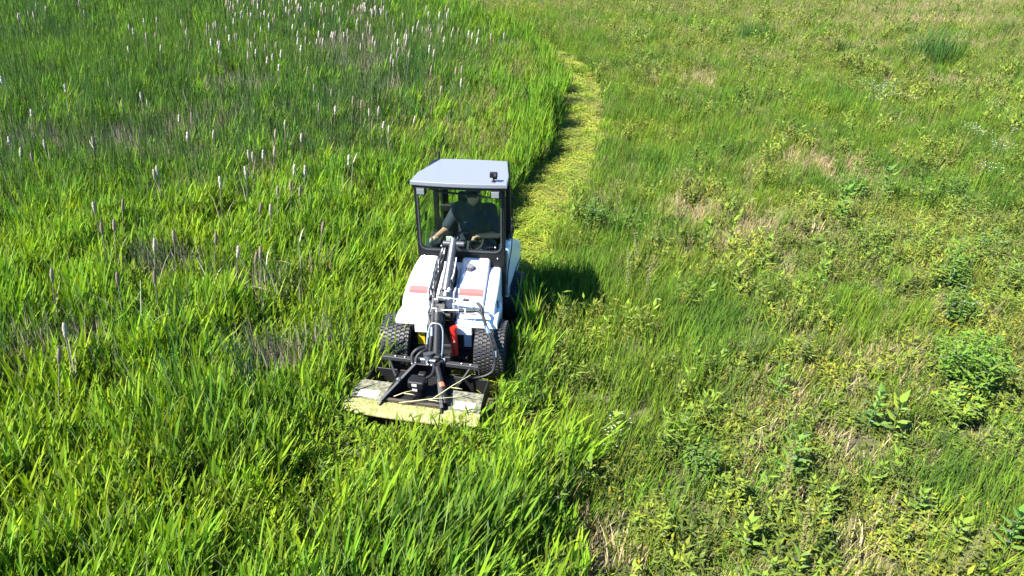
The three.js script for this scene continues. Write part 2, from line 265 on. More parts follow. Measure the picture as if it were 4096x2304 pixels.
{
  const r = rng(991), q = new THREE.Quaternion(), e = new THREE.Euler(), mtx = new THREE.Matrix4();
  const put = (kind, x, z, sc, sy, lean, t) => {
    const S = SPECIES[kind], k = Math.floor(r() * S.geos.length), sw = n2b(x * 0.45 + 30, z * 0.45), wind = 0.06 + lean * (0.75 + 0.9 * sw), fore = 0.22 * n2(x * 0.5 - 20, z * 0.5 + 8);
    e.set(-0.05 + fore * (0.3 + lean * 2) + (r() - 0.5) * 0.2, r() * 6.283, -wind + (r() - 0.5) * 0.2, 'XZY'); q.setFromEuler(e);
    mtx.compose(V(x, ground(x, z), z), q, V(sc, sc * sy, sc));
    const [a, b] = CC[kind], u = clamp(t + (r() - 0.5) * 0.5, 0, 1), v = 0.68 + 0.6 * r();
    S.put[k].push([mtx.clone(), a.clone().lerp(b, u).multiplyScalar(v)]);
  };
  const cosY = Math.cos(ORG.yaw), sinY = Math.sin(ORG.yaw);
  const plant = (x, z, sc) => {
    const td = trackDist(x, z), behind = z < -5.2;
    // local to the machine
    const dx = x - ORG.x, dz = z - ORG.z, lx = dx * cosY - dz * sinY, lz = dx * sinY + dz * cosY;
    if (lz > -2.1 && lz < 0.45 && Math.abs(lx - 0.03) < 0.66) { if (r() < 0.45) put('cut', x, z, sc, 0.8, 0, r()); return; }
    const mx = lx + (lz - 0.45) * 0.09;   // the cutter is steered a little further to the side
    if (lz >= 0.4 && lz < 1.15 && Math.abs(mx) < 0.66) return;
    const edge = 0.56 + 0.1 * n2(x * 1.7, z * 1.7) + 0.06 * (r() - 0.5);
    if (behind && Math.abs(td) < edge) { put('cut', x, z, sc, 0.8 + 0.4 * r(), 0, clamp(0.5 + 0.7 * n2b(x * 0.8, z * 0.8), 0, 1)); if (r() < 0.1) put('reed', x, z, sc * 0.9, 0.35, 0, 0.2); return; }
    const nA = n2(x * 0.35, z * 0.35), nB = n2b(x * 0.9 + 5, z * 0.9), nC = n2(x * 0.13 + 40, z * 0.13);
    const nD = n2(x * 0.75 + 60, z * 0.75 - 12), nE = n2b(x * 2.1, z * 2.1 + 33); if (r() < 0.14 + 0.5 * sstep(nD + 0.6 * nE, 0.35, 0.95)) return;
    let bare = 0; for (const g of BARE) bare = Math.max(bare, gauss(x, z, g)); if (r() < bare * 0.95) return;
    const near = lz >= 0.3 && lz < 2.4 && Math.abs(mx) < 1.0 ? lerp(0.42, 1, Math.max(sstep(lz, 1.2, 2.2), sstep(Math.abs(mx), 0.72, 1.0))) : 1;   // pushed down in front of the cutter
    if (r() < soft(REED, x, z, 0.22)) {
      const m = soft(MARSH, x, z, 1.3), sd = Math.max(...SEED.map((g) => gauss(x, z, g))), gp = Math.max(...GAPS.map((g) => gauss(x, z, g)));
      if (r() < Math.min(1, gp * 1.25)) { if (r() < 0.75) put('dead', x, z, sc, 0.9 + 0.5 * r(), 0, r()); if (r() < 0.14) put('cattail', x, z, sc, 0.9, 0.02, r()); return; }
      if (r() < m * 0.85) {
        const p = 0.8 + 0.2 * nA;
        if (r() < p) put('cattail', x, z, sc, 0.78 + 0.25 * r() + 0.22 * nB + 0.12 * nE, 0.15, clamp(0.5 + 0.5 * nC + 0.4 * nB, 0, 1)); else put('reed', x, z, sc, 1, 0.1, 1);
        if (r() < 0.32 + 0.3 * nB) put('dead', x, z, sc, 1.15, 0.02, r());
        return;
      }
      if (r() < sd * 0.62) { put('seedy', x, z, sc * 1.1, 1.05, 0.2, clamp(0.5 + nB, 0, 1)); return; }
      const wall = td < 0 && td > -0.95 && z < -8.5 ? 1.25 : 1, farK = sstep(-z, 9, 20);
      if (wall > 1) put('reed', x + 0.04, z + 0.05, sc, 1.1, 0, 0.8); put('reed', x, z, sc * (1 + 0.1 * nB), wall * near * (0.9 + 0.2 * nA + 0.2 * nB + 0.1 * nE), (wall > 1 ? 0 : 0.18 + 0.1 * nB), clamp(0.35 + 0.5 * nA + 0.35 * farK, 0, 1));
      return;
    }
    const f = soft(FORB, x, z, 0.6), far = sstep(-z, 16, 34);
    let dry = 0, lush = 0; for (const g of DRY) dry = Math.max(dry, gauss(x, z, g)); for (const g of LUSH) lush = Math.max(lush, gauss(x, z, g));
    const dryG = dry; const streak = n2(x * 0.12 - z * 0.05, z * 0.42 + x * 0.1);
    dry = clamp(dry + (f * 0.2 + far * 0.38) * clamp(0.35 + nB * 0.5 + streak * 0.7 * far, 0, 1) * (1 - lush), 0, 1);
    if (r() < lush * 0.85) { put('meadow', x, z, sc, 1.15 + 0.25 * nB + 0.12 * nE, 0.12, 0.55 + 0.45 * nA); return; }
    if (r() < Math.max(dryG * (z > -9 ? 0.5 : 0.92), dry * (0.38 + 0.45 * far))) { put('dry', x, z, sc, 0.7 + 0.4 * r(), 0.04, clamp(r() - 0.5 * dryG - 0.3 * far, 0, 1)); if (r() < 0.5 * (1 - dryG)) put(r() < 0.5 ? 'forb' : 'meadow', x, z, sc, 0.75, 0.06, r()); return; }
    if (r() < Math.max(f * (0.74 + 0.22 * nA), 0.22 + 0.2 * nB)) { put('forb', x, z, sc * (f > 0.3 ? 1.1 : 1.25), (f > 0.3 ? 0.7 : 1.1) + 0.8 * clamp(0.5 + nB + 0.4 * nE, 0, 1), 0.02, clamp(0.5 + 0.6 * nA, 0, 1)); if (r() < 0.4) put(r() < 0.5 ? 'seedy' : 'meadow', x, z, sc * 0.9, 0.55, 0.1, 0.4); return; }
    if (r() < 0.10 + 0.2 * far + 0.12 * nB) { put('seedy', x, z, sc, 0.85, 0.25, r()); return; }
    put('meadow', x, z, sc, (f > 0.5 ? 0.7 : 0.98) + 0.25 * nB + 0.14 * nA + 0.1 * nE, 0.1, clamp(0.4 + 0.45 * nA + 0.3 * nC, 0, 1));
  };
  const sweep = (z0, z1, step, sc) => {
    for (let z = z0; z > z1; z -= step) { const w = 0.8 * Math.abs(z) + 7; for (let x = -w; x < w; x += step) plant(x + (r() - 0.5) * step, z + (r() - 0.5) * step, sc * (0.85 + 0.3 * r())); }
  };
  sweep(-1.2, -14, 0.115, 0.95); sweep(-14, -24, 0.15, 1.1); sweep(-24, -42, 0.22, 1.4); sweep(-42, -80, 0.5, 2.4);
}
let nInst = 0;
for (const S of Object.values(SPECIES)) S.put.forEach((list, k) => {
  if (!list.length) return; nInst += list.length;
  const im = new THREE.InstancedMesh(S.geos[k], S.mat, list.length); im.name = numbered(S.name); im.castShadow = im.receiveShadow = true;
  list.forEach(([m, c], i) => { im.setMatrixAt(i, m); im.setColorAt(i, c); });
  im.userData = { label: S.label, category: S.category, kind: 'stuff', group: S.label };
  scene.add(im);
});
console.log('clumps', nInst);

// ---------------------------------------------------------------- cattails, weeds and shrubs that stand out one by one
const byGroup = (o, g) => { if (g) o.userData.group = g; return o; };
function copyOf(src, name, label, category, group, x, z, s, sy, turn, tiltX = 0, tiltZ = 0) {
  if (category === 'cattail') x += Math.sin(tiltZ) * s * sy;
  const o = src.clone(); o.name = numbered(name); o.position.set(x, ground(x, z), z); o.rotation.set(tiltX, turn, tiltZ, 'XZY'); o.scale.set(s, s * sy, s); o.userData = { label, category }; if (group) o.userData.group = group; scene.add(o); return o;
}
const leafMesh = (L, name, mat, parent) => mesh(name, L.build(), mat, parent);
// cattail: stalk, worn fluffy seed head, a dry leaf
function makeCattail(seed, col, fluffy) {
  const g = new THREE.Group(), r = rng(seed), lean = (r() - 0.5) * 0.12, H = 1.0, top = V(lean, H, (r() - 0.5) * 0.08);
  const S = new Leaves(); S.stick(V(0, -0.03, 0), top, 0.006, 0.0045, rgb(0.2, 0.17, 0.11), 5); S.stick(top.clone().add(V(0, 0.17, 0)), top.clone().add(V(lean * 0.1, 0.21, 0)), 0.003, 0.0015, rgb(0.2, 0.17, 0.11), 4); leafMesh(S, 'stem', M_DRYV, g);
  const N = 10, K = 9, pos = [], ix = [], d = top.clone().normalize();
  for (let i = 0; i <= N; i++) for (let k = 0; k < K; k++) { const t = i / N, a = k / K * 6.2832, rr = (0.019 * Math.pow(Math.sin(Math.PI * clamp(t * 0.94 + 0.03, 0, 1)), 0.35)) * (1 + fluffy * (r() - 0.35)); pos.push(top.x + d.x * 0.19 * t + Math.cos(a) * rr, top.y - 0.01 + 0.19 * t, top.z + Math.sin(a) * rr); }
  for (let i = 0; i < N; i++) for (let k = 0; k < K; k++) { const a = i * K + k, b = i * K + (k + 1) % K; ix.push(a, a + K, b, b, a + K, b + K); }
  const hg = new THREE.BufferGeometry(); hg.setAttribute('position', new THREE.Float32BufferAttribute(pos, 3)); hg.setIndex(ix); hg.computeVertexNormals();
  mesh('seed_head', hg, std(col, 1), g);
  const Lf = new Leaves(); for (let i = 0; i < 2; i++) Lf.blade(V(0, 0.1 + 0.2 * r(), 0), r() * 6.28, 0.5 + 0.3 * r(), 0.012, 0.1 + 0.2 * r(), 0.3 + 1.2 * r(), rgb(0.22, 0.2, 0.12), 4, r()); leafMesh(Lf, 'dry_leaf', M_DRYV, g);
  return g;
}
const M_DRYV = foliage(0.0, 0.0, 1), M_GREENV = foliage(0.35, 0.08, 1);
const tails = [makeCattail(101, rgb(0.30, 0.245, 0.175), 0.5), makeCattail(102, rgb(0.21, 0.16, 0.11), 0.35), makeCattail(103, rgb(0.37, 0.32, 0.24), 0.9), makeCattail(104, rgb(0.16, 0.11, 0.075), 0.15)];
{
  const r = rng(301);
  const FG = [-5.4, -8.32, -4.91, -7.59, -4.86, -7.67, -5.16, -8.42, -4.1, -7.13, -3.75, -6.44, -3.94, -7.35, -3.58, -7.43, -3.12, -6.97, -2.92, -7.02, -2.84, -6.98, -2.4, -7.71, -3.11, -8.32, -3.31, -8.37, -4.88, -6.44, -4.1, -6.39, -4.03, -5.28, -4.05, -4.99];
  const FGL = { 1: 'left of two cattails close together in the grass far left of the cab', 2: 'fluffy right one of two close cattails in the grass far left of the cab', 5: 'dark brown straight cattail alone in bright grass left of the loader', 7: 'tall slim cattail leaning slightly, in the grass left of the windscreen', 9: 'left of a pair of cattails level with the bottom of the windscreen', 10: 'right of a pair of cattails level with the bottom of the windscreen', 11: 'single cattail nearest to the cab on its left side', 16: 'dark cattail near the left edge, level with the front wheels', 17: 'lowest and nearest cattail at the left edge of the meadow' };
  for (let i = 0; i < FG.length / 2; i++) { const z = FG[i * 2 + 1]; copyOf(tails[i % 2 ? 3 : i % 4 ? 1 : 0], 'cattail', FGL[i] ?? 'grey brown cattail standing alone in bright green grass at left', 'cattail', 'cattails scattered in the left grass', FG[i * 2], z, 1, 0.86 + 0.06 * r(), r() * 6.28, (r() - 0.5) * 0.08, -0.2 + (r() - 0.5) * 0.1); }
  const MID = [-11.58, -23.12, -11.32, -23.26, -11.16, -21.29, -10.96, -21.05, -9.94, -22.3, -9.41, -21.05, -10.23, -22.7, -9.51, -22.7, -8.7, -20.81, -8.86, -21.78, -8.83, -21.91, -7.74, -18.89, -7.69, -18.89, -9.41, -25.27, -7.9, -20.58, -7.29, -19.92, -7.01, -19.29, -6.16, -20.69, -6.85, -22.84, -5.46, -20.35, -5.21, -19.7, -5.09, -20.58, -4.93, -21.29, -6.42, -24.62, -6.65, -23.4, -9.93, -20.13, -9.77, -19.49, -9.09, -18.51, -9.85, -18.51, -7.61, -14.33, -7.51, -14.33, -6.36, -13.02, -6.07, -13.07, -3.76, -14.45, -3.71, -13.32, -3.44, -13.32, -4.22, -14.94, -4.74, -16.33, -6.0, -17.78, -6.01, -17.44, -5.61, -16.95, -4.14, -11.9, -4.11, -11.86, -3.68, -11.73, -8.41, -11.33, -8.02, -10.8, -7.8, -11.25, -10.83, -15.07, -9.24, -14.45, -7.67, -10.72, -9.31, -13.22, -6.93, -11.17, -5.19, -9.55, -5.08, -9.49, -5.53, -11.57, -4.18, -10.72, -4.05, -10.41, -3.9, -10.37, -3.84, -10.65, -3.81, -9.43, -3.26, -9.79, -3.08, -9.73, -3.01, -9.15, -2.95, -9.04, -3.11, -9.1, -3.29, -9.1, -4.05, -8.99, -5.21, -11.65, -2.52, -10.04, -4.21, -12.63, -4.21, -12.72, -4.74, -24.94, -5.4, -26.3, -5.69, -26.67, -5.59, -26.67, -5.35, -26.67, -4.27, -21.78, -4.35, -22.04, -4.14, -20.13, -2.98, -19.09, -2.88, -19.29, -2.45, -17.11, -1.97, -17.44, -1.9, -17.11, -1.87, -16.18, -1.09, -14.94, -1.53, -14.57, -1.14, -15.75, -1.26, -15.89, -3.19, -13.86, -2.97, -13.54, -2.71, -13.22, -2.54, -13.02, -2.39, -12.44, -2.17, -12.16, -1.87, -12.72, -1.12, -20.58, -1.0, -20.58, -0.93, -19.92, -0.56, -20.35, -2.13, -22.57, -1.79, -21.78, -1.6, -21.91, -2.08, -21.29, -2.61, -22.3, -2.9, -22.04, -3.61, -21.05, -2.18, -21.53, -1.23, -20.58, -0.18, -20.35, -1.74, -21.05, -2.4, -21.29, -3.02, -20.81, -2.82, -17.61, -2.78, -16.79, -2.8, -16.48, -3.08, -18.32, -2.85, -17.96];
  const spots = []; for (let i = 0; i < MID.length; i += 2) spots.push([MID[i], MID[i + 1]]);
  for (let i = 0; i < 100; i++) { const t = r(); const zz = -24.6 - 4.6 * Math.pow(r(), 0.8); spots.push([zz * lerp(0.395, 0.17, t) + (r() - 0.5) * 0.8, zz]); }
  for (let i = 0; i < 60; i++) { const zz = -17.5 - 8 * r(); spots.push([zz * lerp(0.42, 0.08, r()), zz]); }
  for (let i = 0; i < 22; i++) spots.push([-14.5 - 5 * r(), -22.5 - 5 * r()]);
  for (const [x, z] of spots) {
    const far = z < -24, mid = z < -15;
    const [label, group] = x < -13.4 ? ['small pale cattail in the far top left corner', 'cattails in the far top left corner'] : far ? ['pale fluffy cattail in the crowded far stand at the top left', 'cattails of the crowded far stand'] : mid ? ['pale tan cattail scattered over the dark marsh behind', 'cattails scattered over the marsh'] : x < -6.5 ? ['tan cattail in the darker reeds near the left edge', 'cattails near the left edge'] : ['tan cattail standing in green grass behind the loader at left', 'cattails behind the loader at left'];
    copyOf(tails[Math.floor(r() * 3)], 'cattail', label, 'cattail', group, x, z, far ? 1.3 : mid ? 1.1 : 0.95, (far ? 0.7 : 0.82) + 0.2 * r(), r() * 6.28, (r() - 0.5) * 0.14, -0.17 + (r() - 0.5) * 0.12);
  }
}
// broad-leaved upright plant (milkweed like): pairs of long leaves up a stem
function makeBroadPlant(seed, pairs, h, ll, c) {
  const g = new THREE.Group(), r = rng(seed), S = new Leaves(), F = new Leaves(), top = V((r() - 0.5) * 0.08, h, (r() - 0.5) * 0.08);
  S.stick(V(0, -0.03, 0), top, 0.006, 0.004, c.clone().multiplyScalar(0.9), 5);
  for (let i = 0; i < pairs; i++) { const t = 0.25 + 0.75 * i / (pairs - 1), p = top.clone().multiplyScalar(t), a0 = i * 1.57 + r() * 0.5; for (const a of [a0, a0 + 3.14]) { const e = 0.35 + 0.5 * t + 0.2 * r(); const F1 = new Leaves(); F1.leaf(p, V(Math.cos(a) * Math.cos(e), Math.sin(e), Math.sin(a) * Math.cos(e)), V(0, 1, 0), ll * (0.75 + 0.4 * r()) * (1.15 - 0.4 * t), ll * 0.36, c.clone().multiply(vary(r, 0.2)), 0.12 + 0.15 * r()); leafMesh(F1, 'leaf', M_GREENV, g); } }
  leafMesh(S, 'stem', M_GREENV, g); return g;
}
// bushy weed: many side shoots with narrow leaves
function makeBushyWeed(seed, h, spread, shoots, per, ll, c) {
  const g = new THREE.Group(), r = rng(seed), S = new Leaves(), F = new Leaves();
  for (let s = 0; s < shoots; s++) {
    const a = r() * 6.283, k = Math.sqrt(r()), top = V(Math.cos(a) * spread * k, h * (0.65 + 0.4 * r()) * (1 - 0.35 * k * k), Math.sin(a) * spread * k), b = V(Math.cos(a) * spread * k * 0.25, -0.02, Math.sin(a) * spread * k * 0.25);
    S.stick(b, top, 0.004, 0.002, c.clone().multiplyScalar(0.8), 3);
    for (let i = 0; i < per; i++) { const t = 0.25 + 0.75 * (i + r()) / per, p = b.clone().lerp(top, Math.min(1, t)), ay = r() * 6.283, e = 0.1 + 0.8 * r(); F.leaf(p, V(Math.cos(ay) * Math.cos(e), Math.sin(e), Math.sin(ay) * Math.cos(e)), V(0, 1, 0), ll * (0.6 + 0.7 * r()), ll * 0.34, r() < 0.012 ? rgb(0.4, 0.3, 0.03) : c.clone().multiply(vary(r, 0.3)), 0.1 + 0.2 * r()); }
  }
  leafMesh(S, 'stem', M_GREENV, g); leafMesh(F, 'leaves', M_GREENV, g).userData.kind = 'stuff'; return g;
}
{
  const r = rng(401), broad = [makeBroadPlant(1, 8, 0.42, 0.15, rgb(0.12, 0.23, 0.025)), makeBroadPlant(2, 6, 0.34, 0.14, rgb(0.19, 0.28, 0.025)), makeBroadPlant(3, 7, 0.38, 0.12, rgb(0.13, 0.23, 0.025))];
  const bushy = [makeBushyWeed(4, 0.42, 0.2, 18, 12, 0.055, rgb(0.15, 0.23, 0.014)), makeBushyWeed(5, 0.36, 0.17, 14, 12, 0.05, rgb(0.2, 0.25, 0.02)), makeBushyWeed(6, 0.45, 0.16, 14, 14, 0.06, rgb(0.10, 0.19, 0.014))];
  // [x, z, kind, size, label]
  const SP = [[1.26, -9.54, 'B2', 1.25, 'dark leafy bushy weed alone in the grass right of the cab'], [2.36, -4.37, 'P0', 1.05, 'tall dark leaved milkweed plant in the centre of the right foreground'], [0.91, -4.88, 'P1', 0.9, 'broad leaved plant beside white flowers right of the brush cutter'], [0.07, -4.23, 'P1', 0.85, 'pale broad leaved plant in the grass just in front of the cutter'], [0.24, -4.46, 'P2', 0.8, 'small leafy plant at the edge of the tall grass near the cutter'], [1.78, -4.01, 'B1', 1, 'bushy yellow green weed left of the tall milkweed'], [1.45, -4.72, 'B0', 1.1, 'leafy green weed between the cutter and the tall milkweed'], [2.54, -4.01, 'P1', 0.8, 'light green plant just in front of the tall milkweed'], [1.08, -3.81, 'B1', 0.9], [1.77, -3.65, 'P1', 0.85], [1.62, -4.42, 'B2', 0.9], [2.62, -5.47, 'P2', 0.9], [3.5, -4.88, 'P1', 1.05, 'yellow green broad leaved plant in front of the round bush'], [3.3, -4.99, 'P0', 0.9], [3.74, -3.61, 'P0', 0.9, 'leafy plant in the bottom right corner'], [3.38, -3.65, 'P1', 0.8], [4.31, -4.56, 'B0', 1], [2.03, -3.3, 'P1', 0.9], [2.26, -3.33, 'B1', 0.8], [3.21, -3.97, 'P2', 0.8], [3.93, -7.71, 'P1', 1], [5.67, -8.77, 'B0', 1.1], [6.52, -8.52, 'B2', 1.2], [4.91, -9.61, 'P0', 1.1], [5.47, -7.6, 'B2', 1.3], [6.32, -7.6, 'B0', 1.3], [3.1, -8.9, 'P1', 1.1], [2.84, -7.6, 'P1', 1], [2.68, -8.77, 'P2', 1], [3.35, -8.27, 'P1', 1], [5.51, -10.6, 'B2', 1.35, 'dark rounded weed beside the dry patch on the right'], [5.18, -7.6, 'B1', 1.1], [5.01, -8.9, 'B0', 1.1], [5.04, -6.66, 'B2', 1.2], [5.75, -7.01, 'B0', 1.1], [2.93, -3.77, 'B1', 0.9], [0.14, -4.32, 'B1', 0.7], [0.63, -4.28, 'P1', 0.9], [-1.51, -4.28, 'P2', 0.8, 'small leafy weed in the tall grass left of the cutter'], [2.97, -6.02, 'B1', 1], [4.57, -5.35, 'P1', 1], [6.83, -10.78, 'B0', 1.3], [6.24, -10.78, 'P0', 1.2], [7.36, -10.78, 'B2', 1.2]];
  for (const [x, z, k, s, label] of SP) {
    const src = (k[0] === 'P' ? broad : bushy)[+k[1]], P = k[0] === 'P', nearBy = z > -5.6;
    copyOf(src, P ? 'broad_leaved_plant' : 'bushy_weed', label ?? (P ? (nearBy ? 'broad leaved green plant among low weeds in the right foreground' : 'broad leaved green plant in the weedy strip right of the loader') : nearBy ? 'bushy yellow green weed among low weeds in the right foreground' : 'bushy green weed in the weedy strip on the right'), 'plant', P ? (nearBy ? 'broad leaved plants in the right foreground' : 'broad leaved plants right of the loader') : nearBy ? 'bushy weeds in the right foreground' : 'bushy weeds on the right', x, z, s * (1.1 + 0.2 * r()), 1.05, r() * 6.28, (r() - 0.5) * 0.15, (r() - 0.5) * 0.15);
  }
  // the big round bush at the right, with a smaller one below it
  const big = makeBushyWeed(44, 0.74, 0.4, 80, 20, 0.07, rgb(0.12, 0.225, 0.012)), big2 = makeBushyWeed(45, 0.42, 0.24, 36, 14, 0.085, rgb(0.17, 0.25, 0.02));
  copyOf(big, 'round_bush', 'large round dark green bush at the right edge of the foreground', 'bush', null, 4.55, -5.62, 1, 1, 0.4);
  copyOf(big2, 'round_bush', 'small pale leaved bush just below the large round bush', 'bush', null, 4.17, -5.12, 1, 1, 1.4);
  const tuss = new THREE.Group(), T = new Leaves(), q = rng(9); for (let i = 0; i < 260; i++) { const a = q() * 6.28, k = 0.42 * Math.sqrt(q()); T.blade(V(Math.cos(a) * k, -0.03, Math.sin(a) * k), q() * 6.28, 0.55 + 0.3 * q(), 0.010, 0.1 + 0.35 * q(), 0.3 + 0.8 * q(), rgb(0.038, 0.105, 0.010).multiply(vary(q, 0.4)), 3, q()); } leafMesh(T, 'blades', M_GREENV, tuss);
  for (const [x, z, s, label] of [[12.7, -21.6, 1.7, 'big dark green tussock standing out in the pale grass at the upper right'], [8.4, -25.2, 1.4, 'dark green tussock near the top, right of the mown track'], [10.6, -23.2, 0.8, 'low dark tussock between the two bigger ones at the upper right'], [7.2, -21.0, 0.7, 'small dark tussock in pale grass at the upper right']]) copyOf(tuss, 'grass_tussock', label, 'tussock', null, x, z, s, 1, s * 9);
  // white flowering weeds
  const white = new THREE.Group(), Wt = new Leaves(), Ws = new Leaves(); for (let i = 0; i < 18; i++) { const a = q() * 6.28, k = 0.2 * Math.sqrt(q()), p = V(Math.cos(a) * k, 0.34 + 0.14 * q(), Math.sin(a) * k); Ws.stick(V(p.x * 0.3, -0.02, p.z * 0.3), p, 0.002, 0.0015, rgb(0.12, 0.2, 0.04), 3); for (let j = 0; j < 7; j++) { const b = j / 7 * 6.28; Wt.leaf(p, V(Math.cos(b), 0.25, Math.sin(b)).normalize(), V(0, 1, 0), 0.013, 0.009, rgb(0.55, 0.56, 0.5), 0); } } 
  leafMesh(Ws, 'stem', M_GREENV, white); leafMesh(Wt, 'flowers', M_DRYV, white).userData.kind = 'stuff';
  const FL = [9.45, -17.75, 8.96, -17.12, 9.2, -16.72, 9.15, -18.2, 9.34, -16.15, 9.66, -17.97, 8.59, -16.33, 10.96, -15.79, 9.39, -13.6, 10.11, -13.6, 9.32, -13.88, 9.23, -12.7, 0.98, -4.95, 0.9, -4.76, 8.46, -11.68, 9.3, -17.4, 9.5, -17.1, 9.1, -17.6];
  for (let i = 0; i < FL.length; i += 2) { const z = FL[i + 1]; copyOf(white, 'white_wildflower', z > -6 ? 'small white flowered weed in the grass right of the brush cutter' : z < -16 ? 'white flowered weed in the white patch at the upper right' : 'white flowered weed near the right edge', 'wildflower', z > -6 ? 'white flowers by the cutter' : z < -16 ? 'white flower patch at the upper right' : 'white flowers near the right edge', FL[i], z, z > -6 ? 0.6 : 1, 1, r() * 6.28); }
  // docks with knobbly seed stalks
  const dock = new THREE.Group(), Ds = new Leaves(), Dk = new Leaves(); Ds.stick(V(0, -0.03, 0), V(0.03, 0.75, 0), 0.006, 0.003, rgb(0.2, 0.2, 0.06), 5); for (let i = 0; i < 110; i++) { const t = 0.3 + 0.7 * q(), a = q() * 6.28; Dk.leaf(V(0.03 * t + Math.cos(a) * 0.008, 0.75 * t, Math.sin(a) * 0.008), V(Math.cos(a), 0.5 * q(), Math.sin(a)).normalize(), V(0, 1, 0), 0.028, 0.018, rgb(0.2, 0.2, 0.05).multiply(vary(q, 0.4)), 0.2); }
  leafMesh(Ds, 'stem', M_GREENV, dock); leafMesh(Dk, 'seeds', M_GREENV, dock).userData.kind = 'stuff';
  for (const [x, z, tz, label] of [[1.65, -7.97, 0.1, 'right one of three knobbly seed stalks right of the cab'], [1.44, -7.43, 0.05, 'left one of three knobbly seed stalks right of the cab'], [1.61, -7.33, -0.1, 'middle one of three knobbly seed stalks right of the cab'], [2.12, -3.42, 0.05, 'upright knobbly seed stalk at the bottom of the right foreground'], [3.06, -3.27, -0.25, 'leaning knobbly seed stalk in the bottom right corner'], [2.9, -5.95, -0.4, 'dry leaning seed stalk beside the green tuft on the right'], [2.21, -4.08, 0.0, 'seed stalk next to the tall milkweed']]) copyOf(dock, 'dock_stalk', label, 'plant', null, x, z, 1, 1, x, 0, tz);
  // broken pale stalks
  const dead = new THREE.Group(), De = new Leaves(); De.stick(V(0, -0.03, 0), V(0.02, 0.7, 0.02), 0.006, 0.004, rgb(0.42, 0.38, 0.28), 5); De.stick(V(0.02, 0.69, 0.02), V(0.14, 1.0, 0.0), 0.004, 0.003, rgb(0.45, 0.4, 0.3), 5); De.blade(V(0.02, 0.5, 0.02), 1, 0.35, 0.012, 0.9, 0.9, rgb(0.42, 0.37, 0.24), 4); De.blade(V(0.1, 0.9, 0), 3.5, 0.2, 0.012, 0.4, 1.2, rgb(0.42, 0.37, 0.24), 3); leafMesh(De, 'stalk', M_DRYV, dead);
  for (const [x, z, tz, label] of [[-2.62, -7.5, -0.12, 'tall bent pale dead stalk in the grass left of the cab'], [-2.66, -6.9, 0.05, 'pale dead stalk below the bent stalk left of the cab'], [-3.82, -6.1, 0.05, 'upright dark dead stalk in the grass at left'], [-3.4, -6.9, 0.1, 'thin pale dead stalk between the cattails at left'], [-2.64, -10.43, -0.2, 'pale leaning stalk in the grass behind the cab at left'], [-6.73, -11.81, 0.7, 'broken stalk lying across the gap in the reeds at left'], [-7.2, -12.4, 0.9, 'second broken stalk lying in the gap in the reeds at left']]) copyOf(dead, 'dead_stalk', label, 'stalk', null, x, z, 1, 1, x * 3, 0, tz);
  // tufts of dark upright blades in the left grass
  const flag = new THREE.Group(), Fb = new Leaves(); for (let i = 0; i < 16; i++) { const a = q() * 6.28, k = 0.07 * Math.sqrt(q()); Fb.blade(V(Math.cos(a) * k, -0.02, Math.sin(a) * k), q() * 6.28, 0.7 + 0.45 * q(), 0.013, 0.03 + 0.12 * q(), 0.1 + 0.2 * q(), rgb(0.03, 0.11, 0.02).multiply(vary(q, 0.3)), 4, q() * 3); } leafMesh(Fb, 'blades', M_GREENV, flag);
  for (const [x, z, s, label] of [[-3.2, -5.3, 1.15, 'dark upright sedge tuft in the bright grass at left'], [-1.75, -6.0, 0.95, 'dark upright sedge tuft left of the front wheel'], [-2.75, -5.7, 0.9, 'dark sedge tuft beside the dead brown gap at left'], [-2.5, -5.3, 0.9, 'dark sedge tuft in front of the dead brown gap at left'], [-3.5, -6.3, 1.05, 'tall dark sedge tuft among the foreground cattails']]) copyOf(flag, 'sedge_tuft', label, 'sedge', null, x, z, s, 1, x * 5);
}

// things of a small group that look alike are told apart by their order across the view
{
  const ORD = ['leftmost', 'second', 'third', 'fourth', 'fifth', 'sixth', 'seventh', 'eighth', 'ninth', 'tenth', 'eleventh', 'twelfth'];
  const KIND = { 'grey brown cattail standing alone in bright green grass at left': 'lone grey brown cattails in the left grass', 'broad leaved green plant among low weeds in the right foreground': 'broad leaved plants in the right foreground', 'broad leaved green plant in the weedy strip right of the loader': 'broad leaved plants right of the loader', 'bushy yellow green weed among low weeds in the right foreground': 'bushy yellow green weeds in the right foreground', 'bushy green weed in the weedy strip on the right': 'bushy green weeds in the strip at right', 'white flowered weed near the right edge': 'white flowered weeds near the right edge', 'white flowered weed in the white patch at the upper right': 'white flowered weeds in the upper right patch', 'tan cattail in the darker reeds near the left edge': 'tan cattails in dark reeds near the left edge' };
  for (const [label, plural] of Object.entries(KIND)) {
    const all = scene.children.filter((o) => o.userData.label === label).sort((a, b) => a.position.x / -a.position.z - b.position.x / -b.position.z);
    all.forEach((o, i) => { o.userData.label = i === 0 ? `leftmost of the ${plural}` : i === all.length - 1 ? `rightmost of the ${plural}` : `${ORD[i] ?? 'next'} from the left of the ${plural}`; });
  }
}
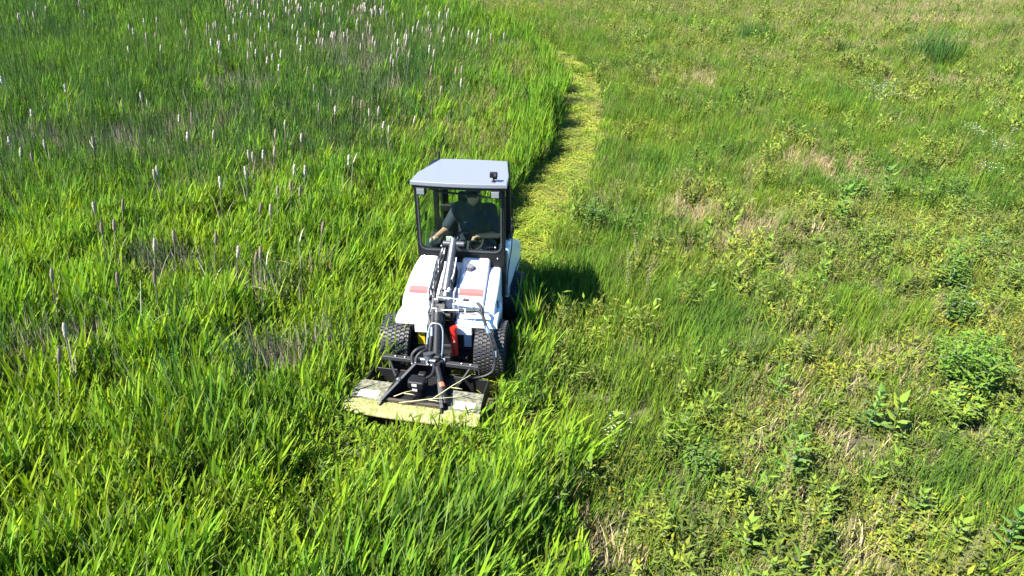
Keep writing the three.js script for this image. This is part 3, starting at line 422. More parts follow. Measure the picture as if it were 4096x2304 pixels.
// ---------------------------------------------------------------- the loader
const M_WHITE = std(rgb(0.62, 0.62, 0.63), 0.38, 0, { clearcoat: 0.5, clearcoatRoughness: 0.2 });
const M_BLACK = std(rgb(0.008, 0.008, 0.009), 0.5, 0, { specularIntensity: 0.5 }), M_BLACKSTEEL = std(rgb(0.012, 0.012, 0.013), 0.5, 0.2), M_RUBBER = std(rgb(0.010, 0.010, 0.011), 0.8), M_HOSE = std(rgb(0.009, 0.009, 0.010), 0.55);
const M_TREAD = std(rgb(0.020, 0.020, 0.021), 0.5);
const M_GREY = std(rgb(0.10, 0.10, 0.11), 0.4, 0.5), M_STEEL = std(rgb(0.55, 0.55, 0.54), 0.32, 0.9), M_ROOF = std(rgb(0.165, 0.17, 0.19), 0.42), M_CAP = std(rgb(0.11, 0.11, 0.125), 0.6);
const M_RED = std(rgb(0.62, 0.018, 0.012), 0.4, 0, { clearcoat: 0.4, clearcoatRoughness: 0.25 }), M_YELLOW = std(rgb(0.75, 0.45, 0.01), 0.5), M_DECAL = std(rgb(0.42, 0.08, 0.075), 0.5), M_PLATE = std(rgb(0.42, 0.45, 0.5), 0.45, 0.3), M_PAPER = std(rgb(0.5, 0.49, 0.46), 0.6);
const M_GLASS = new THREE.MeshPhysicalMaterial({ color: rgb(0.78, 0.90, 0.84), roughness: 0.03, transmission: 1, thickness: 0, ior: 1.5, side: THREE.DoubleSide });
const M_LENS = std(rgb(0.2, 0.21, 0.21), 0.2, 0.1, { clearcoat: 1, clearcoatRoughness: 0.05 });
const M_SEAT = std(rgb(0.012, 0.012, 0.013), 0.7);
const loader = thing('compact_loader', 'white compact articulated loader with glazed black cab mowing through tall grass', 'loader', ORG.x, 0, ORG.z, ORG.yaw);
{
  const L = loader, CX = 0.11;                                   // the cab sits a little to one side of the boom
  // --- front body
  const topAt = (z) => z < -0.14 ? lerp(1.075, 0.872, Math.pow(Math.max(0, z + 0.6) / 0.46, 1.25)) : z < -0.03 ? 0.872 - 0.09 * Math.pow((z + 0.14) / 0.11, 2) : 0.782;
  const cowl = (x0, x1, flare) => { const S = []; for (let i = 0; i <= 14; i++) { const z = lerp(-0.6, -0.03, i / 14), t = i / 14; S.push([z, x0 - flare * (1 - Math.pow(1 - t, 2)), x1, 0.5, topAt(z), 0.035]); } return loft(S, 0.5); };
  mesh('cowl', cowl(-0.335, -0.135, 0.09), M_WHITE, L);
  const cr = mesh('cowl', cowl(0.125, 0.425, 0), M_WHITE, L);
  mesh('side_panel', loft(Array.from({ length: 10 }, (_, i) => { const z = lerp(-0.72, -0.02, i / 9); return [z, 0.41, 0.535 + 0.02 * Math.sin(i / 9 * 3), 0.34, Math.min(0.97, topAt(z) - 0.055), 0.04]; }), 0.5), M_WHITE, L);
  const slot = new THREE.CapsuleGeometry(0.018, 0.2, 4, 10).scale(0.35, 1, 1).rotateX(0.25).translate(0.556, 0.68, -0.2); mesh('vent_slot', slot, M_BLACK, L);
  // fenders: flat top, rolled lip, inner front panel
  const fender = (x0, x1) => loft([[-0.3, x0 + 0.05, x1, 0.60, 0.70, 0.02], [-0.06, x0 + 0.01, x1, 0.62, 0.70, 0.025], [0.04, x0, x1, 0.625, 0.69, 0.03], [0.085, x0, x1, 0.615, 0.675, 0.028], [0.10, x0 + 0.01, x1, 0.612, 0.65, 0.02]], 0.6);
  mesh('fender', fender(-0.475, -0.1), M_WHITE, L); mesh('fender', fender(0.15, 0.585), M_WHITE, L);
  mesh('fender_apron', box(0.165, 0.11, 0.05, -0.195, 0.565, 0.072, 0.012), M_WHITE, L); mesh('fender_apron', box(0.16, 0.11, 0.05, 0.245, 0.565, 0.072, 0.012), M_WHITE, L);
  mesh('wheel_arch', box(0.2, 0.1, 0.26, -0.37, 0.565, -0.03, 0.03), M_BLACK, L); mesh('wheel_arch', box(0.24, 0.1, 0.26, 0.455, 0.565, -0.03, 0.03), M_BLACK, L);
  mesh('slot', box(0.07, 0.004, 0.014, 0.31, 0.7005, -0.02, 0.002), M_BLACK, L);
  // decal strips that follow the cowl
  const strip = (x0, x1, z0, z1) => { const g = new THREE.PlaneGeometry(x1 - x0, 1, 1, 6).toNonIndexed(), p = g.attributes.position; for (let i = 0; i < p.count; i++) { const z = lerp(z0, z1, 0.5 - p.getY(i)); p.setXYZ(i, p.getX(i) + (x0 + x1) / 2, topAt(z) + 0.002, z); } g.computeVertexNormals(); return g; };
  mesh('decal_stripe', strip(-0.37, -0.175, -0.195, -0.105), M_DECAL, L); mesh('decal_stripe', strip(0.155, 0.405, -0.195, -0.105), M_DECAL, L);
  const rr = (w, h, r) => { const s = new THREE.Shape(); s.moveTo(-w / 2 + r, -h / 2); s.lineTo(w / 2 - r, -h / 2); s.absarc(w / 2 - r, -h / 2 + r, r, -Math.PI / 2, 0); s.lineTo(w / 2, h / 2 - r); s.absarc(w / 2 - r, h / 2 - r, r, 0, Math.PI / 2); s.lineTo(-w / 2 + r, h / 2); s.absarc(-w / 2 + r, h / 2 - r, r, Math.PI / 2, Math.PI); s.lineTo(-w / 2, -h / 2 + r); s.absarc(-w / 2 + r, -h / 2 + r, r, Math.PI, Math.PI * 1.5); return s; };
  const ext = (s, d, b = 0.003) => new THREE.ExtrudeGeometry(s, { depth: d, bevelEnabled: true, bevelSize: b, bevelThickness: b, bevelSegments: 2, curveSegments: 6 });
  mesh('headlight_blank', ext(rr(0.19, 0.062, 0.02), 0.004), M_WHITE, L).position.set(-0.285, 0.735, -0.03);
  mesh('headlight_blank', ext(rr(0.2, 0.062, 0.02), 0.004), M_WHITE, L).position.set(0.29, 0.735, -0.03);
  const cap = mesh('fuel_cap', [new THREE.CylinderGeometry(0.036, 0.042, 0.05, 18), new THREE.CylinderGeometry(0.05, 0.05, 0.012, 18).translate(0, -0.024, 0), ...Array.from({ length: 9 }, (_, i) => box(0.008, 0.04, 0.008, Math.cos(i * 0.698) * 0.039, -0.002, Math.sin(i * 0.698) * 0.039, 0.002))], M_CAP, L);
  cap.position.set(0.235, topAt(-0.42) + 0.022, -0.42); cap.rotation.x = 0.32;
  // --- chassis, tunnel between the cowls, front plate
  mesh('chassis', [box(0.56, 0.34, 0.62, 0.03, 0.38, -0.27, 0.02), box(0.05, 0.42, 0.1, -0.105, 0.56, 0.04), box(0.05, 0.42, 0.1, 0.115, 0.56, 0.04), box(0.5, 0.08, 0.2, 0.03, 0.25, 0.08), box(0.34, 0.3, 0.9, 0.05, 0.42, -1.0, 0.03)], M_BLACKSTEEL, L);
  each('tunnel_panel', [box(0.25, 0.012, 0.62, -0.005, 0.86, -0.32, 0.004, 0.5), box(0.012, 0.2, 0.5, 0.118, 0.82, -0.3, 0.004)], M_WHITE, L);
  mesh('axle', [cyl([-0.44, 0.31, 0], [0.5, 0.31, 0], 0.055)], M_BLACKSTEEL, L);
  mesh('warning_label', box(0.075, 0.19, 0.004, -0.222, 0.44, 0.062, 0.001), M_YELLOW, L);
  mesh('data_plate', box(0.078, 0.2, 0.004, 0.27, 0.45, 0.062, 0.001), M_PLATE, L);
  each('front_plate', [box(0.13, 0.32, 0.05, -0.225, 0.40, 0.032), box(0.14, 0.32, 0.05, 0.265, 0.40, 0.032)], M_BLACKSTEEL, L);
  // --- boom
  mesh('boom', [bar([0.03, 1.2, -0.55], [0.0, 0.80, 0.0], 0.07, 0.07, 0.012), bar([0.0, 0.82, 0.02], [0.005, 0.43, 0.42], 0.11, 0.1, 0.012), cyl([-0.1, 0.755, 0.12], [0.11, 0.755, 0.12], 0.028), bar([-0.075, 0.92, -0.05], [-0.06, 0.45, 0.38], 0.025, 0.08)], M_BLACKSTEEL, L);
  each('boom_plate', [box(0.012, 0.2, 0.24, 0.09, 0.98, -0.3, 0.004, 0.6), box(0.012, 0.16, 0.16, -0.045, 0.78, 0.02, 0.004, 0.6)], M_BLACKSTEEL, L);
  const lift = mesh('lift_cylinder', [cyl([0.052, 1.31, -0.5], [0.03, 0.93, -0.1], 0.04, 0.04, 18), cyl([0.035, 1.02, -0.2], [0.03, 0.92, -0.09], 0.045, 0.045, 18)], M_GREY, L);
  each('pivot_pin', [cyl([-0.055, 1.275, -0.47], [0.02, 1.275, -0.47], 0.028), cyl([0.085, 1.275, -0.47], [0.165, 1.275, -0.47], 0.028)], M_GREY, L);
  mesh('piston_rod', cyl([0.03, 0.93, -0.1], [0.028, 0.85, -0.02], 0.02), M_STEEL, L);
  mesh('feed_pipe', [tube([[0.1, 1.17, -0.36], [0.098, 1.12, -0.30], [0.09, 1.04, -0.2], [0.07, 1.01, -0.165], [0.035, 1.01, -0.16]], 0.007)], M_STEEL, L);
  const tilt = mesh('tilt_cylinder', [cyl([-0.005, 0.80, 0.17], [0.015, 0.47, 0.42], 0.045, 0.045, 18), cyl([-0.005, 0.81, 0.16], [0.0, 0.74, 0.215], 0.052, 0.052, 18)], M_BLACKSTEEL, L);
  mesh('tilt_pipe', tube([[-0.075, 0.62, 0.34], [-0.072, 0.7, 0.285], [-0.05, 0.735, 0.265], [0.03, 0.735, 0.265], [0.06, 0.70, 0.29], [0.075, 0.55, 0.39], [0.07, 0.45, 0.45]], 0.008, 40), M_STEEL, L);
  each('hose_fitting', [cyl([-0.045, 0.71, 0.29], [-0.04, 0.64, 0.34], 0.015), cyl([-0.082, 0.66, 0.31], [-0.085, 0.56, 0.37], 0.013)], M_STEEL, L);
  each('hose_sleeve', [tube([[-0.045, 0.64, 0.34], [-0.045, 0.58, 0.38], [-0.05, 0.5, 0.42]], 0.02), tube([[-0.085, 0.56, 0.37], [-0.085, 0.5, 0.41], [-0.07, 0.45, 0.46]], 0.018)], M_HOSE, L);
  mesh('valve_block', [box(0.1, 0.045, 0.05, 0.0, 0.885, 0.0, 0.01), box(0.05, 0.05, 0.045, -0.045, 0.87, 0.025, 0.012), cyl([0.03, 0.885, 0.01], [0.075, 0.895, 0.02], 0.018), box(0.06, 0.03, 0.04, -0.045, 0.81, 0.09, 0.01), cyl([-0.03, 0.80, 0.1], [-0.03, 0.77, 0.13], 0.014), cyl([0.06, 0.93, -0.05], [0.075, 0.96, -0.08], 0.018)], M_STEEL, L);
  each('cross_pipe', [cyl([0.05, 0.90, 0.02], [0.36, 0.895, 0.045], 0.009), cyl([0.02, 0.81, 0.11], [0.20, 0.82, 0.12], 0.009), cyl([0.31, 0.895, 0.045], [0.385, 0.885, 0.055], 0.014)], M_STEEL, L);
  each('coupling', [cyl([0.235, 0.905, 0.04], [0.29, 0.903, 0.045], 0.017), cyl([0.20, 0.82, 0.12], [0.255, 0.822, 0.12], 0.016), cyl([0.275, 0.822, 0.12], [0.36, 0.83, 0.12], 0.022)], M_HOSE, L);
  each('bracket', [box(0.028, 0.1, 0.02, 0.125, 0.78, 0.0), box(0.012, 0.09, 0.03, 0.175, 0.775, 0.0)], M_PLATE, L);
  const hose = each('hydraulic_hose', [tube([[0.38, 0.885, 0.06], [0.42, 0.86, 0.09], [0.45, 0.79, 0.15], [0.48, 0.73, 0.20]], 0.017), tube([[0.36, 0.83, 0.12], [0.41, 0.83, 0.13], [0.455, 0.79, 0.17], [0.49, 0.72, 0.22]], 0.015), tube([[0.515, 0.66, 0.25], [0.55, 0.6, 0.30], [0.585, 0.5, 0.36], [0.6, 0.4, 0.40], [0.57, 0.32, 0.44], [0.45, 0.27, 0.47], [0.3, 0.28, 0.5]], 0.015, 40), tube([[0.53, 0.66, 0.24], [0.585, 0.58, 0.29], [0.61, 0.46, 0.34], [0.58, 0.36, 0.40]], 0.013, 30)], M_HOSE, L);
  each('hose_ferrule', [cyl([0.478, 0.735, 0.195], [0.515, 0.655, 0.25], 0.019), cyl([0.488, 0.725, 0.215], [0.53, 0.655, 0.245], 0.016), cyl([0.6, 0.52, 0.35], [0.605, 0.46, 0.375], 0.012)], M_STEEL, L);
  // bundled sleeves beside the boom
  { const q = rng(71), lump = (pts, r0, seed) => { const g = tube(pts, r0, 40, 9), p = g.attributes.position, nz = createNoise2D(rng(seed)); for (let i = 0; i < p.count; i++) { const k = Math.floor(i / 10), c = (i % 10) / 9 * 6.283, d = 0.25 * r0 * nz(k * 0.16, Math.cos(c) * 1.5 + Math.sin(c)); const nn = g.attributes.normal; p.setXYZ(i, p.getX(i) + nn.getX(i) * d, p.getY(i) + nn.getY(i) * d, p.getZ(i) + nn.getZ(i) * d); } g.computeVertexNormals(); return g; };
    each('hose_bundle', [lump([[-0.07, 1.18, -0.52], [-0.095, 1.1, -0.42], [-0.11, 1.0, -0.27], [-0.12, 0.93, -0.12], [-0.1, 0.86, 0.0]], 0.03, 3), lump([[-0.035, 1.2, -0.5], [-0.055, 1.1, -0.38], [-0.065, 1.03, -0.27], [-0.08, 0.93, -0.1], [-0.085, 0.82, 0.05], [-0.095, 0.62, 0.22]], 0.024, 4), lump([[-0.06, 1.16, -0.44], [-0.085, 1.1, -0.36], [-0.07, 1.03, -0.26], [-0.1, 0.98, -0.17], [-0.09, 0.88, -0.05]], 0.022, 5), tube([[-0.115, 0.9, -0.05], [-0.13, 0.86, 0.0], [-0.08, 0.84, 0.05], [-0.02, 0.83, 0.09]], 0.008)], std(rgb(0.010, 0.010, 0.011), 0.32), L); }
  mesh('control_cable', tube([[-0.125, 0.98, -0.2], [-0.15, 0.9, -0.06], [-0.11, 0.85, 0.02], [-0.05, 0.83, 0.06]], 0.004), M_STEEL, L);
  mesh('safety_strut', [cyl([0.145, 0.645, 0.16], [0.155, 0.33, 0.19], 0.036, 0.036, 18), cyl([0.145, 0.65, 0.16], [0.146, 0.62, 0.163], 0.041, 0.041, 18)], M_RED, L);
  mesh('bolt_head', cyl([0.157, 0.50, 0.21], [0.158, 0.495, 0.225], 0.013), M_STEEL, L);
  mesh('quick_coupler', [box(0.3, 0.2, 0.06, 0.01, 0.36, 0.4, 0.012), box(0.12, 0.12, 0.1, 0.01, 0.44, 0.44, 0.02), box(0.2, 0.1, 0.2, 0.05, 0.28, 0.33, 0.02)], M_BLACKSTEEL, L);
  mesh('coupler_label', box(0.045, 0.05, 0.003, 0.085, 0.435, 0.452, 0.001), M_PAPER, L);
  // --- wheels
  const prof = (w, r) => [[0.19, -w * 0.40], [r - 0.07, -w * 0.5], [r - 0.025, -w * 0.49], [r - 0.008, -w * 0.42], [r, -w * 0.2], [r + 0.002, 0], [r, w * 0.2], [r - 0.008, w * 0.42], [r - 0.025, w * 0.49], [r - 0.07, w * 0.5], [0.19, w * 0.40]].map(([a, b]) => new THREE.Vector2(a, b));
  const tyreG = new THREE.LatheGeometry(prof(0.32, 0.30), 44).rotateZ(Math.PI / 2);
  const rimG = new THREE.LatheGeometry([[0.02, 0.06], [0.1, 0.07], [0.15, 0.1], [0.195, 0.135], [0.2, 0.12], [0.2, -0.12], [0.195, -0.135], [0.15, -0.06], [0.02, -0.04]].map(([a, b]) => new THREE.Vector2(a, b)), 28).rotateZ(Math.PI / 2);
  const bs = new THREE.Shape(); [[-0.019, -0.013], [0, -0.006], [0.019, -0.013], [0.019, 0.008], [0, 0.015], [-0.019, 0.008]].forEach(([a, b], i) => i ? bs.lineTo(a, b) : bs.moveTo(a, b));
  const blockG = new THREE.ExtrudeGeometry(bs, { depth: 0.012, bevelEnabled: true, bevelSize: 0.002, bevelThickness: 0.002, bevelSegments: 1 }).translate(0, 0, -0.002);
  const spots = []; for (let row = 0; row < 46; row++) for (let c = 0; c < 7; c++) spots.push([((row + (c % 2) * 0.5) / 46) * Math.PI * 2, (c - 3) * 0.0435]);
  const blockAt = ([a, x]) => { const rd = 0.30 - 0.012 * Math.pow(Math.abs(x) / 0.13, 3); const m = new THREE.Matrix4().makeRotationX(-a); return m.multiply(new THREE.Matrix4().makeTranslation(x, 0, rd)); };
  const wheel = (x, z, ry, front) => {
    const w = new THREE.Group(); w.name = 'wheel'; w.position.set(x, 0.31, z); w.rotation.y = ry; L.add(w);
    mesh('tyre', tyreG, M_RUBBER, w); mesh('rim', rimG, M_GREY, w);
    const rest = [];
    for (const s of spots) {
      const up = Math.cos(s[0] - 0.75);                           // blocks on the front and top of the front wheels are the ones in view
      if (front && up > 0.48) { const b = mesh('tread_block', blockG, M_TREAD, w); b.applyMatrix4(blockAt(s)); } else rest.push(blockG.clone().applyMatrix4(blockAt(s)));
    }
    mesh('tread', rest, M_TREAD, w).userData.kind = 'stuff';
  };
  wheel(-0.47, 0, 0, true); wheel(0.515, 0, 0, true);
  // --- rear half, steered to one side at the joint
  const J = new THREE.Matrix4().makeTranslation(0.0, 0, -0.62).multiply(new THREE.Matrix4().makeRotationY(-0.06)), rear = (g) => (Array.isArray(g) ? merge(g) : g).applyMatrix4(J);
  mesh('engine_hood', rear(loft([[-1.6, -0.36, 0.2, 0.42, 0.72, 0.1], [-1.4, -0.42, 0.26, 0.42, 0.84, 0.1], [-0.9, -0.43, 0.32, 0.42, 0.94, 0.08], [-0.66, -0.43, 0.36, 0.44, 0.96, 0.06]], 0.6)), M_WHITE, L);
  mesh('rear_fender', rear(loft([[-0.95, 0.44, 0.60, 0.60, 0.86, 0.06], [-0.62, 0.44, 0.605, 0.58, 1.02, 0.06], [-0.34, 0.45, 0.59, 0.50, 1.10, 0.06], [-0.24, 0.46, 0.58, 0.46, 1.04, 0.06]], 0.6)), M_WHITE, L);
  mesh('fender_trim', rear(tube([[0.6, 0.56, -0.24], [0.6, 0.6, -0.4], [0.606, 0.66, -0.62], [0.6, 0.62, -0.95]], 0.01)), M_BLACK, L);
  mesh('rear_chassis', rear([box(0.6, 0.3, 1.3, 0.03, 0.36, -0.9, 0.03), box(0.4, 0.12, 0.5, 0, 0.35, -0.1, 0.02)]), M_BLACKSTEEL, L);
  { const p = V(-0.42, 0, -0.52).applyMatrix4(J), q = V(0.55, 0, -0.52).applyMatrix4(J); wheel(p.x, p.z, -0.06, false); wheel(q.x, q.z, -0.06, false); }
  // --- cab
  const ZF = -0.60, ZB = -1.34, xl = CX - 0.455, xr = CX + 0.455;
  const fs = rr(0.93, 0.92, 0.03), hole = rr(0.868, 0.745, 0.075); const hp = new THREE.Path(hole.getPoints(8).map((p) => new THREE.Vector2(p.x, p.y + 0.097))); fs.holes.push(hp);
  const cab = mesh('cab_frame', [ext(fs, 0.02, 0.006).translate(CX, 1.425, ZF), bar([xl, 0.6, ZF - 0.01], [xl, 1.87, ZF - 0.01], 0.03, 0.06), bar([xr, 0.6, ZF - 0.01], [xr, 1.87, ZF - 0.01], 0.04, 0.06), bar([xl + 0.02, 0.6, ZB], [xl + 0.05, 1.87, ZB], 0.05, 0.06), bar([xr - 0.02, 0.6, ZB], [xr - 0.05, 1.87, ZB], 0.05, 0.06), bar([xl, 1.86, ZF], [xl + 0.05, 1.86, ZB], 0.05, 0.05), bar([xr, 1.86, ZF], [xr - 0.05, 1.86, ZB], 0.05, 0.05), bar([xl + 0.05, 1.86, ZB], [xr - 0.05, 1.86, ZB], 0.05, 0.05), bar([xl + 0.03, 1.16, ZB], [xr - 0.03, 1.16, ZB], 0.05, 0.05), bar([xl, 1.02, ZF], [xl + 0.03, 1.02, ZB], 0.04, 0.05), bar([xr, 1.02, ZF], [xr - 0.03, 1.02, ZB], 0.04, 0.05)], M_BLACK, L);
  mesh('windscreen_seal', (() => { const o = rr(0.885, 0.765, 0.085), i = new THREE.Path(rr(0.862, 0.742, 0.075).getPoints(8)); o.holes.push(i); return ext(o, 0.006, 0.002).translate(CX, 1.522, ZF + 0.026); })(), std(rgb(0.05, 0.052, 0.055), 0.3), cab);
  const pane = (w, h, m) => new THREE.PlaneGeometry(w, h).applyMatrix4(m);
  mesh('windscreen', new THREE.ShapeGeometry(rr(0.872, 0.75, 0.075), 8).translate(CX, 1.522, ZF + 0.012), M_GLASS, L);
  mesh('rear_window', new THREE.PlaneGeometry(0.78, 0.68).translate(CX, 1.51, ZB), M_GLASS, L);
  for (const [x, s] of [[xl + 0.01, 1], [xr - 0.01, -1]]) mesh('side_window', new THREE.PlaneGeometry(0.7, 0.8).rotateY(Math.PI / 2 - s * 0.045).translate(x + s * 0.012, 1.44, (ZF + ZB) / 2), M_GLASS, L);
  each('door_panel', [bar([xl + 0.005, 0.82, ZF - 0.05], [xl + 0.025, 0.82, ZB + 0.05], 0.03, 0.36), bar([xr - 0.005, 0.82, ZF - 0.05], [xr - 0.025, 0.82, ZB + 0.05], 0.03, 0.36)], M_BLACK, L);
  mesh('cab_floor', [box(0.88, 0.06, 0.74, CX, 0.66, -0.97), box(0.86, 0.4, 0.03, CX, 0.86, ZF - 0.03), box(0.84, 0.5, 0.03, CX, 0.9, ZB + 0.01)], M_BLACK, L);
  // tapered roof with a bowed front edge
  const rs = new THREE.Shape(); rs.moveTo(-0.485, 0.04); rs.quadraticCurveTo(0, -0.015, 0.485, 0.04); rs.lineTo(0.475, 0.3); rs.lineTo(0.40, 0.80); rs.quadraticCurveTo(0, 0.84, -0.33, 0.80); rs.lineTo(-0.475, 0.3); rs.lineTo(-0.485, 0.04);
  const roofG = new THREE.ExtrudeGeometry(rs, { depth: 0.028, bevelEnabled: true, bevelSize: 0.012, bevelThickness: 0.01, bevelSegments: 3, curveSegments: 10 }).rotateX(-Math.PI / 2);
  mesh('roof', roofG.clone().rotateX(-0.03).translate(CX + 0.005, 1.895, ZF + 0.10), M_ROOF, L);
  mesh('roof_trim', new THREE.ExtrudeGeometry(rs, { depth: 0.03, bevelEnabled: false, curveSegments: 10 }).rotateX(-Math.PI / 2).scale(1.0, 1, 1.0).rotateX(-0.03).translate(CX + 0.005, 1.86, ZF + 0.10), M_BLACK, L);
  for (const [x, y] of [[CX - 0.385, 1.825], [CX + 0.385, 1.82]]) {
    const wl = mesh('work_light', box(0.105, 0.085, 0.06, x, y, ZF + 0.055, 0.012), M_BLACK, L);
    mesh('lens', box(0.08, 0.062, 0.012, x, y, ZF + 0.086, 0.005), M_LENS, wl);
  }
  mesh('wiper', [bar([CX - 0.24, 1.825, ZF + 0.05], [CX + 0.34, 1.775, ZF + 0.045], 0.012, 0.022), bar([CX - 0.28, 1.87, ZF + 0.05], [CX - 0.22, 1.82, ZF + 0.05], 0.014, 0.016), box(0.06, 0.04, 0.04, CX - 0.27, 1.86, ZF + 0.05)], M_BLACK, L);
  each('bolt', [[-0.4, 1.07], [-0.33, 1.045], [0.395, 1.075]].map(([x, y]) => ball(0.011, CX + x, y, ZF + 0.03)), M_STEEL, L);
  each('glass_knob', [ball(0.012, CX - 0.21, 1.19, ZF + 0.02), ball(0.01, CX + 0.37, 1.2, ZF + 0.02)], M_STEEL, L);
  mesh('antenna', [cyl([xl + 0.1, 1.9, -1.33], [xl + 0.1, 1.98, -1.34], 0.012), cyl([xl + 0.1, 1.97, -1.34], [xl + 0.16, 2.2, -1.42], 0.004)], M_BLACK, L);
  mesh('door_cable', [tube([[xr + 0.080, 1.84, -0.66], [xr + 0.092, 1.7, -0.64], [xr + 0.090, 1.4, -0.63], [xr + 0.085, 1.2, -0.62], [xr + 0.045, 0.9, -0.62], [xr + 0.03, 0.6, -0.62]], 0.006, 30), ball(0.021, xr + 0.092, 1.745, -0.645), ball(0.021, xr + 0.09, 1.505, -0.635), new THREE.SphereGeometry(0.022, 10, 8).scale(1, 2.6, 1).translate(xr + 0.09, 1.40, -0.63)], M_BLACK, L);
  mesh('side_mirror', [bar([xl, 1.5, ZF], [xl - 0.0, 1.48, ZF - 0.1], 0.012, 0.012), box(0.02, 0.1, 0.06, xl + 0.06, 1.47, ZF - 0.12)], M_BLACK, L);
  // --- inside the cab
  const seat = mesh('seat', [box(0.42, 0.12, 0.42, CX + 0.05, 0.86, -1.06, 0.05), box(0.4, 0.5, 0.1, CX + 0.05, 1.13, -1.27, 0.045, -0.1)], M_SEAT, L);
  mesh('headrest', box(0.26, 0.14, 0.07, CX - 0.02, 1.47, -1.29, 0.03, -0.1), M_SEAT, seat);
  mesh('rollover_post', [bar([CX - 0.30, 1.1, -1.26], [CX - 0.31, 1.86, -1.27], 0.085, 0.05), box(0.14, 0.09, 0.07, CX - 0.28, 1.36, -1.24, 0.02)], M_BLACK, L);
  const sw = mesh('steering_wheel', [new THREE.TorusGeometry(0.155, 0.013, 8, 30).rotateX(-1.1), cyl([0, 0, 0], [0, -0.34, 0.16], 0.025), bar([-0.14, 0, 0], [0.14, 0, 0], 0.02, 0.014), bar([0, 0, 0], [0, -0.06, 0.12], 0.02, 0.014)], M_SEAT, L); sw.position.set(CX + 0.05, 1.16, -0.80);
  mesh('control_console', [box(0.16, 0.34, 0.5, CX - 0.36, 0.92, -0.92, 0.03), cyl([CX - 0.35, 1.06, -0.76], [CX - 0.355, 1.15, -0.745], 0.012)], M_SEAT, L);
  mesh('joystick_knob', new THREE.SphereGeometry(0.03, 14, 10).scale(0.9, 1.2, 0.9).translate(CX - 0.357, 1.165, -0.742), std(rgb(0.12, 0.22, 0.2), 0.35), L);
  mesh('joystick_button', ball(0.012, CX - 0.352, 1.20, -0.735), M_RED, L);
}
{ // small camera standing on the roof
  const c = thing('action_camera', 'small black box camera clamped on the front corner of the cab roof', 'camera', ORG.x, 0, ORG.z, ORG.yaw);
  c.position.copy(V(0.47, 1.925, -0.60).applyEuler(new THREE.Euler(0, ORG.yaw, 0))).add(V(ORG.x, 0, ORG.z));
  mesh('body', box(0.078, 0.056, 0.042, 0, 0.078, 0, 0.008), M_BLACK, c);
  mesh('lens', cyl([0.018, 0.085, 0.02], [0.018, 0.085, 0.03], 0.014), M_GREY, c);
  mesh('mount', [cyl([0, 0.002, 0], [0, 0.014, 0], 0.028, 0.02), cyl([0, 0.012, 0], [0, 0.055, 0], 0.009), cyl([-0.01, 0.04, 0], [0.035, 0.04, 0], 0.008)], M_BLACK, c);
}
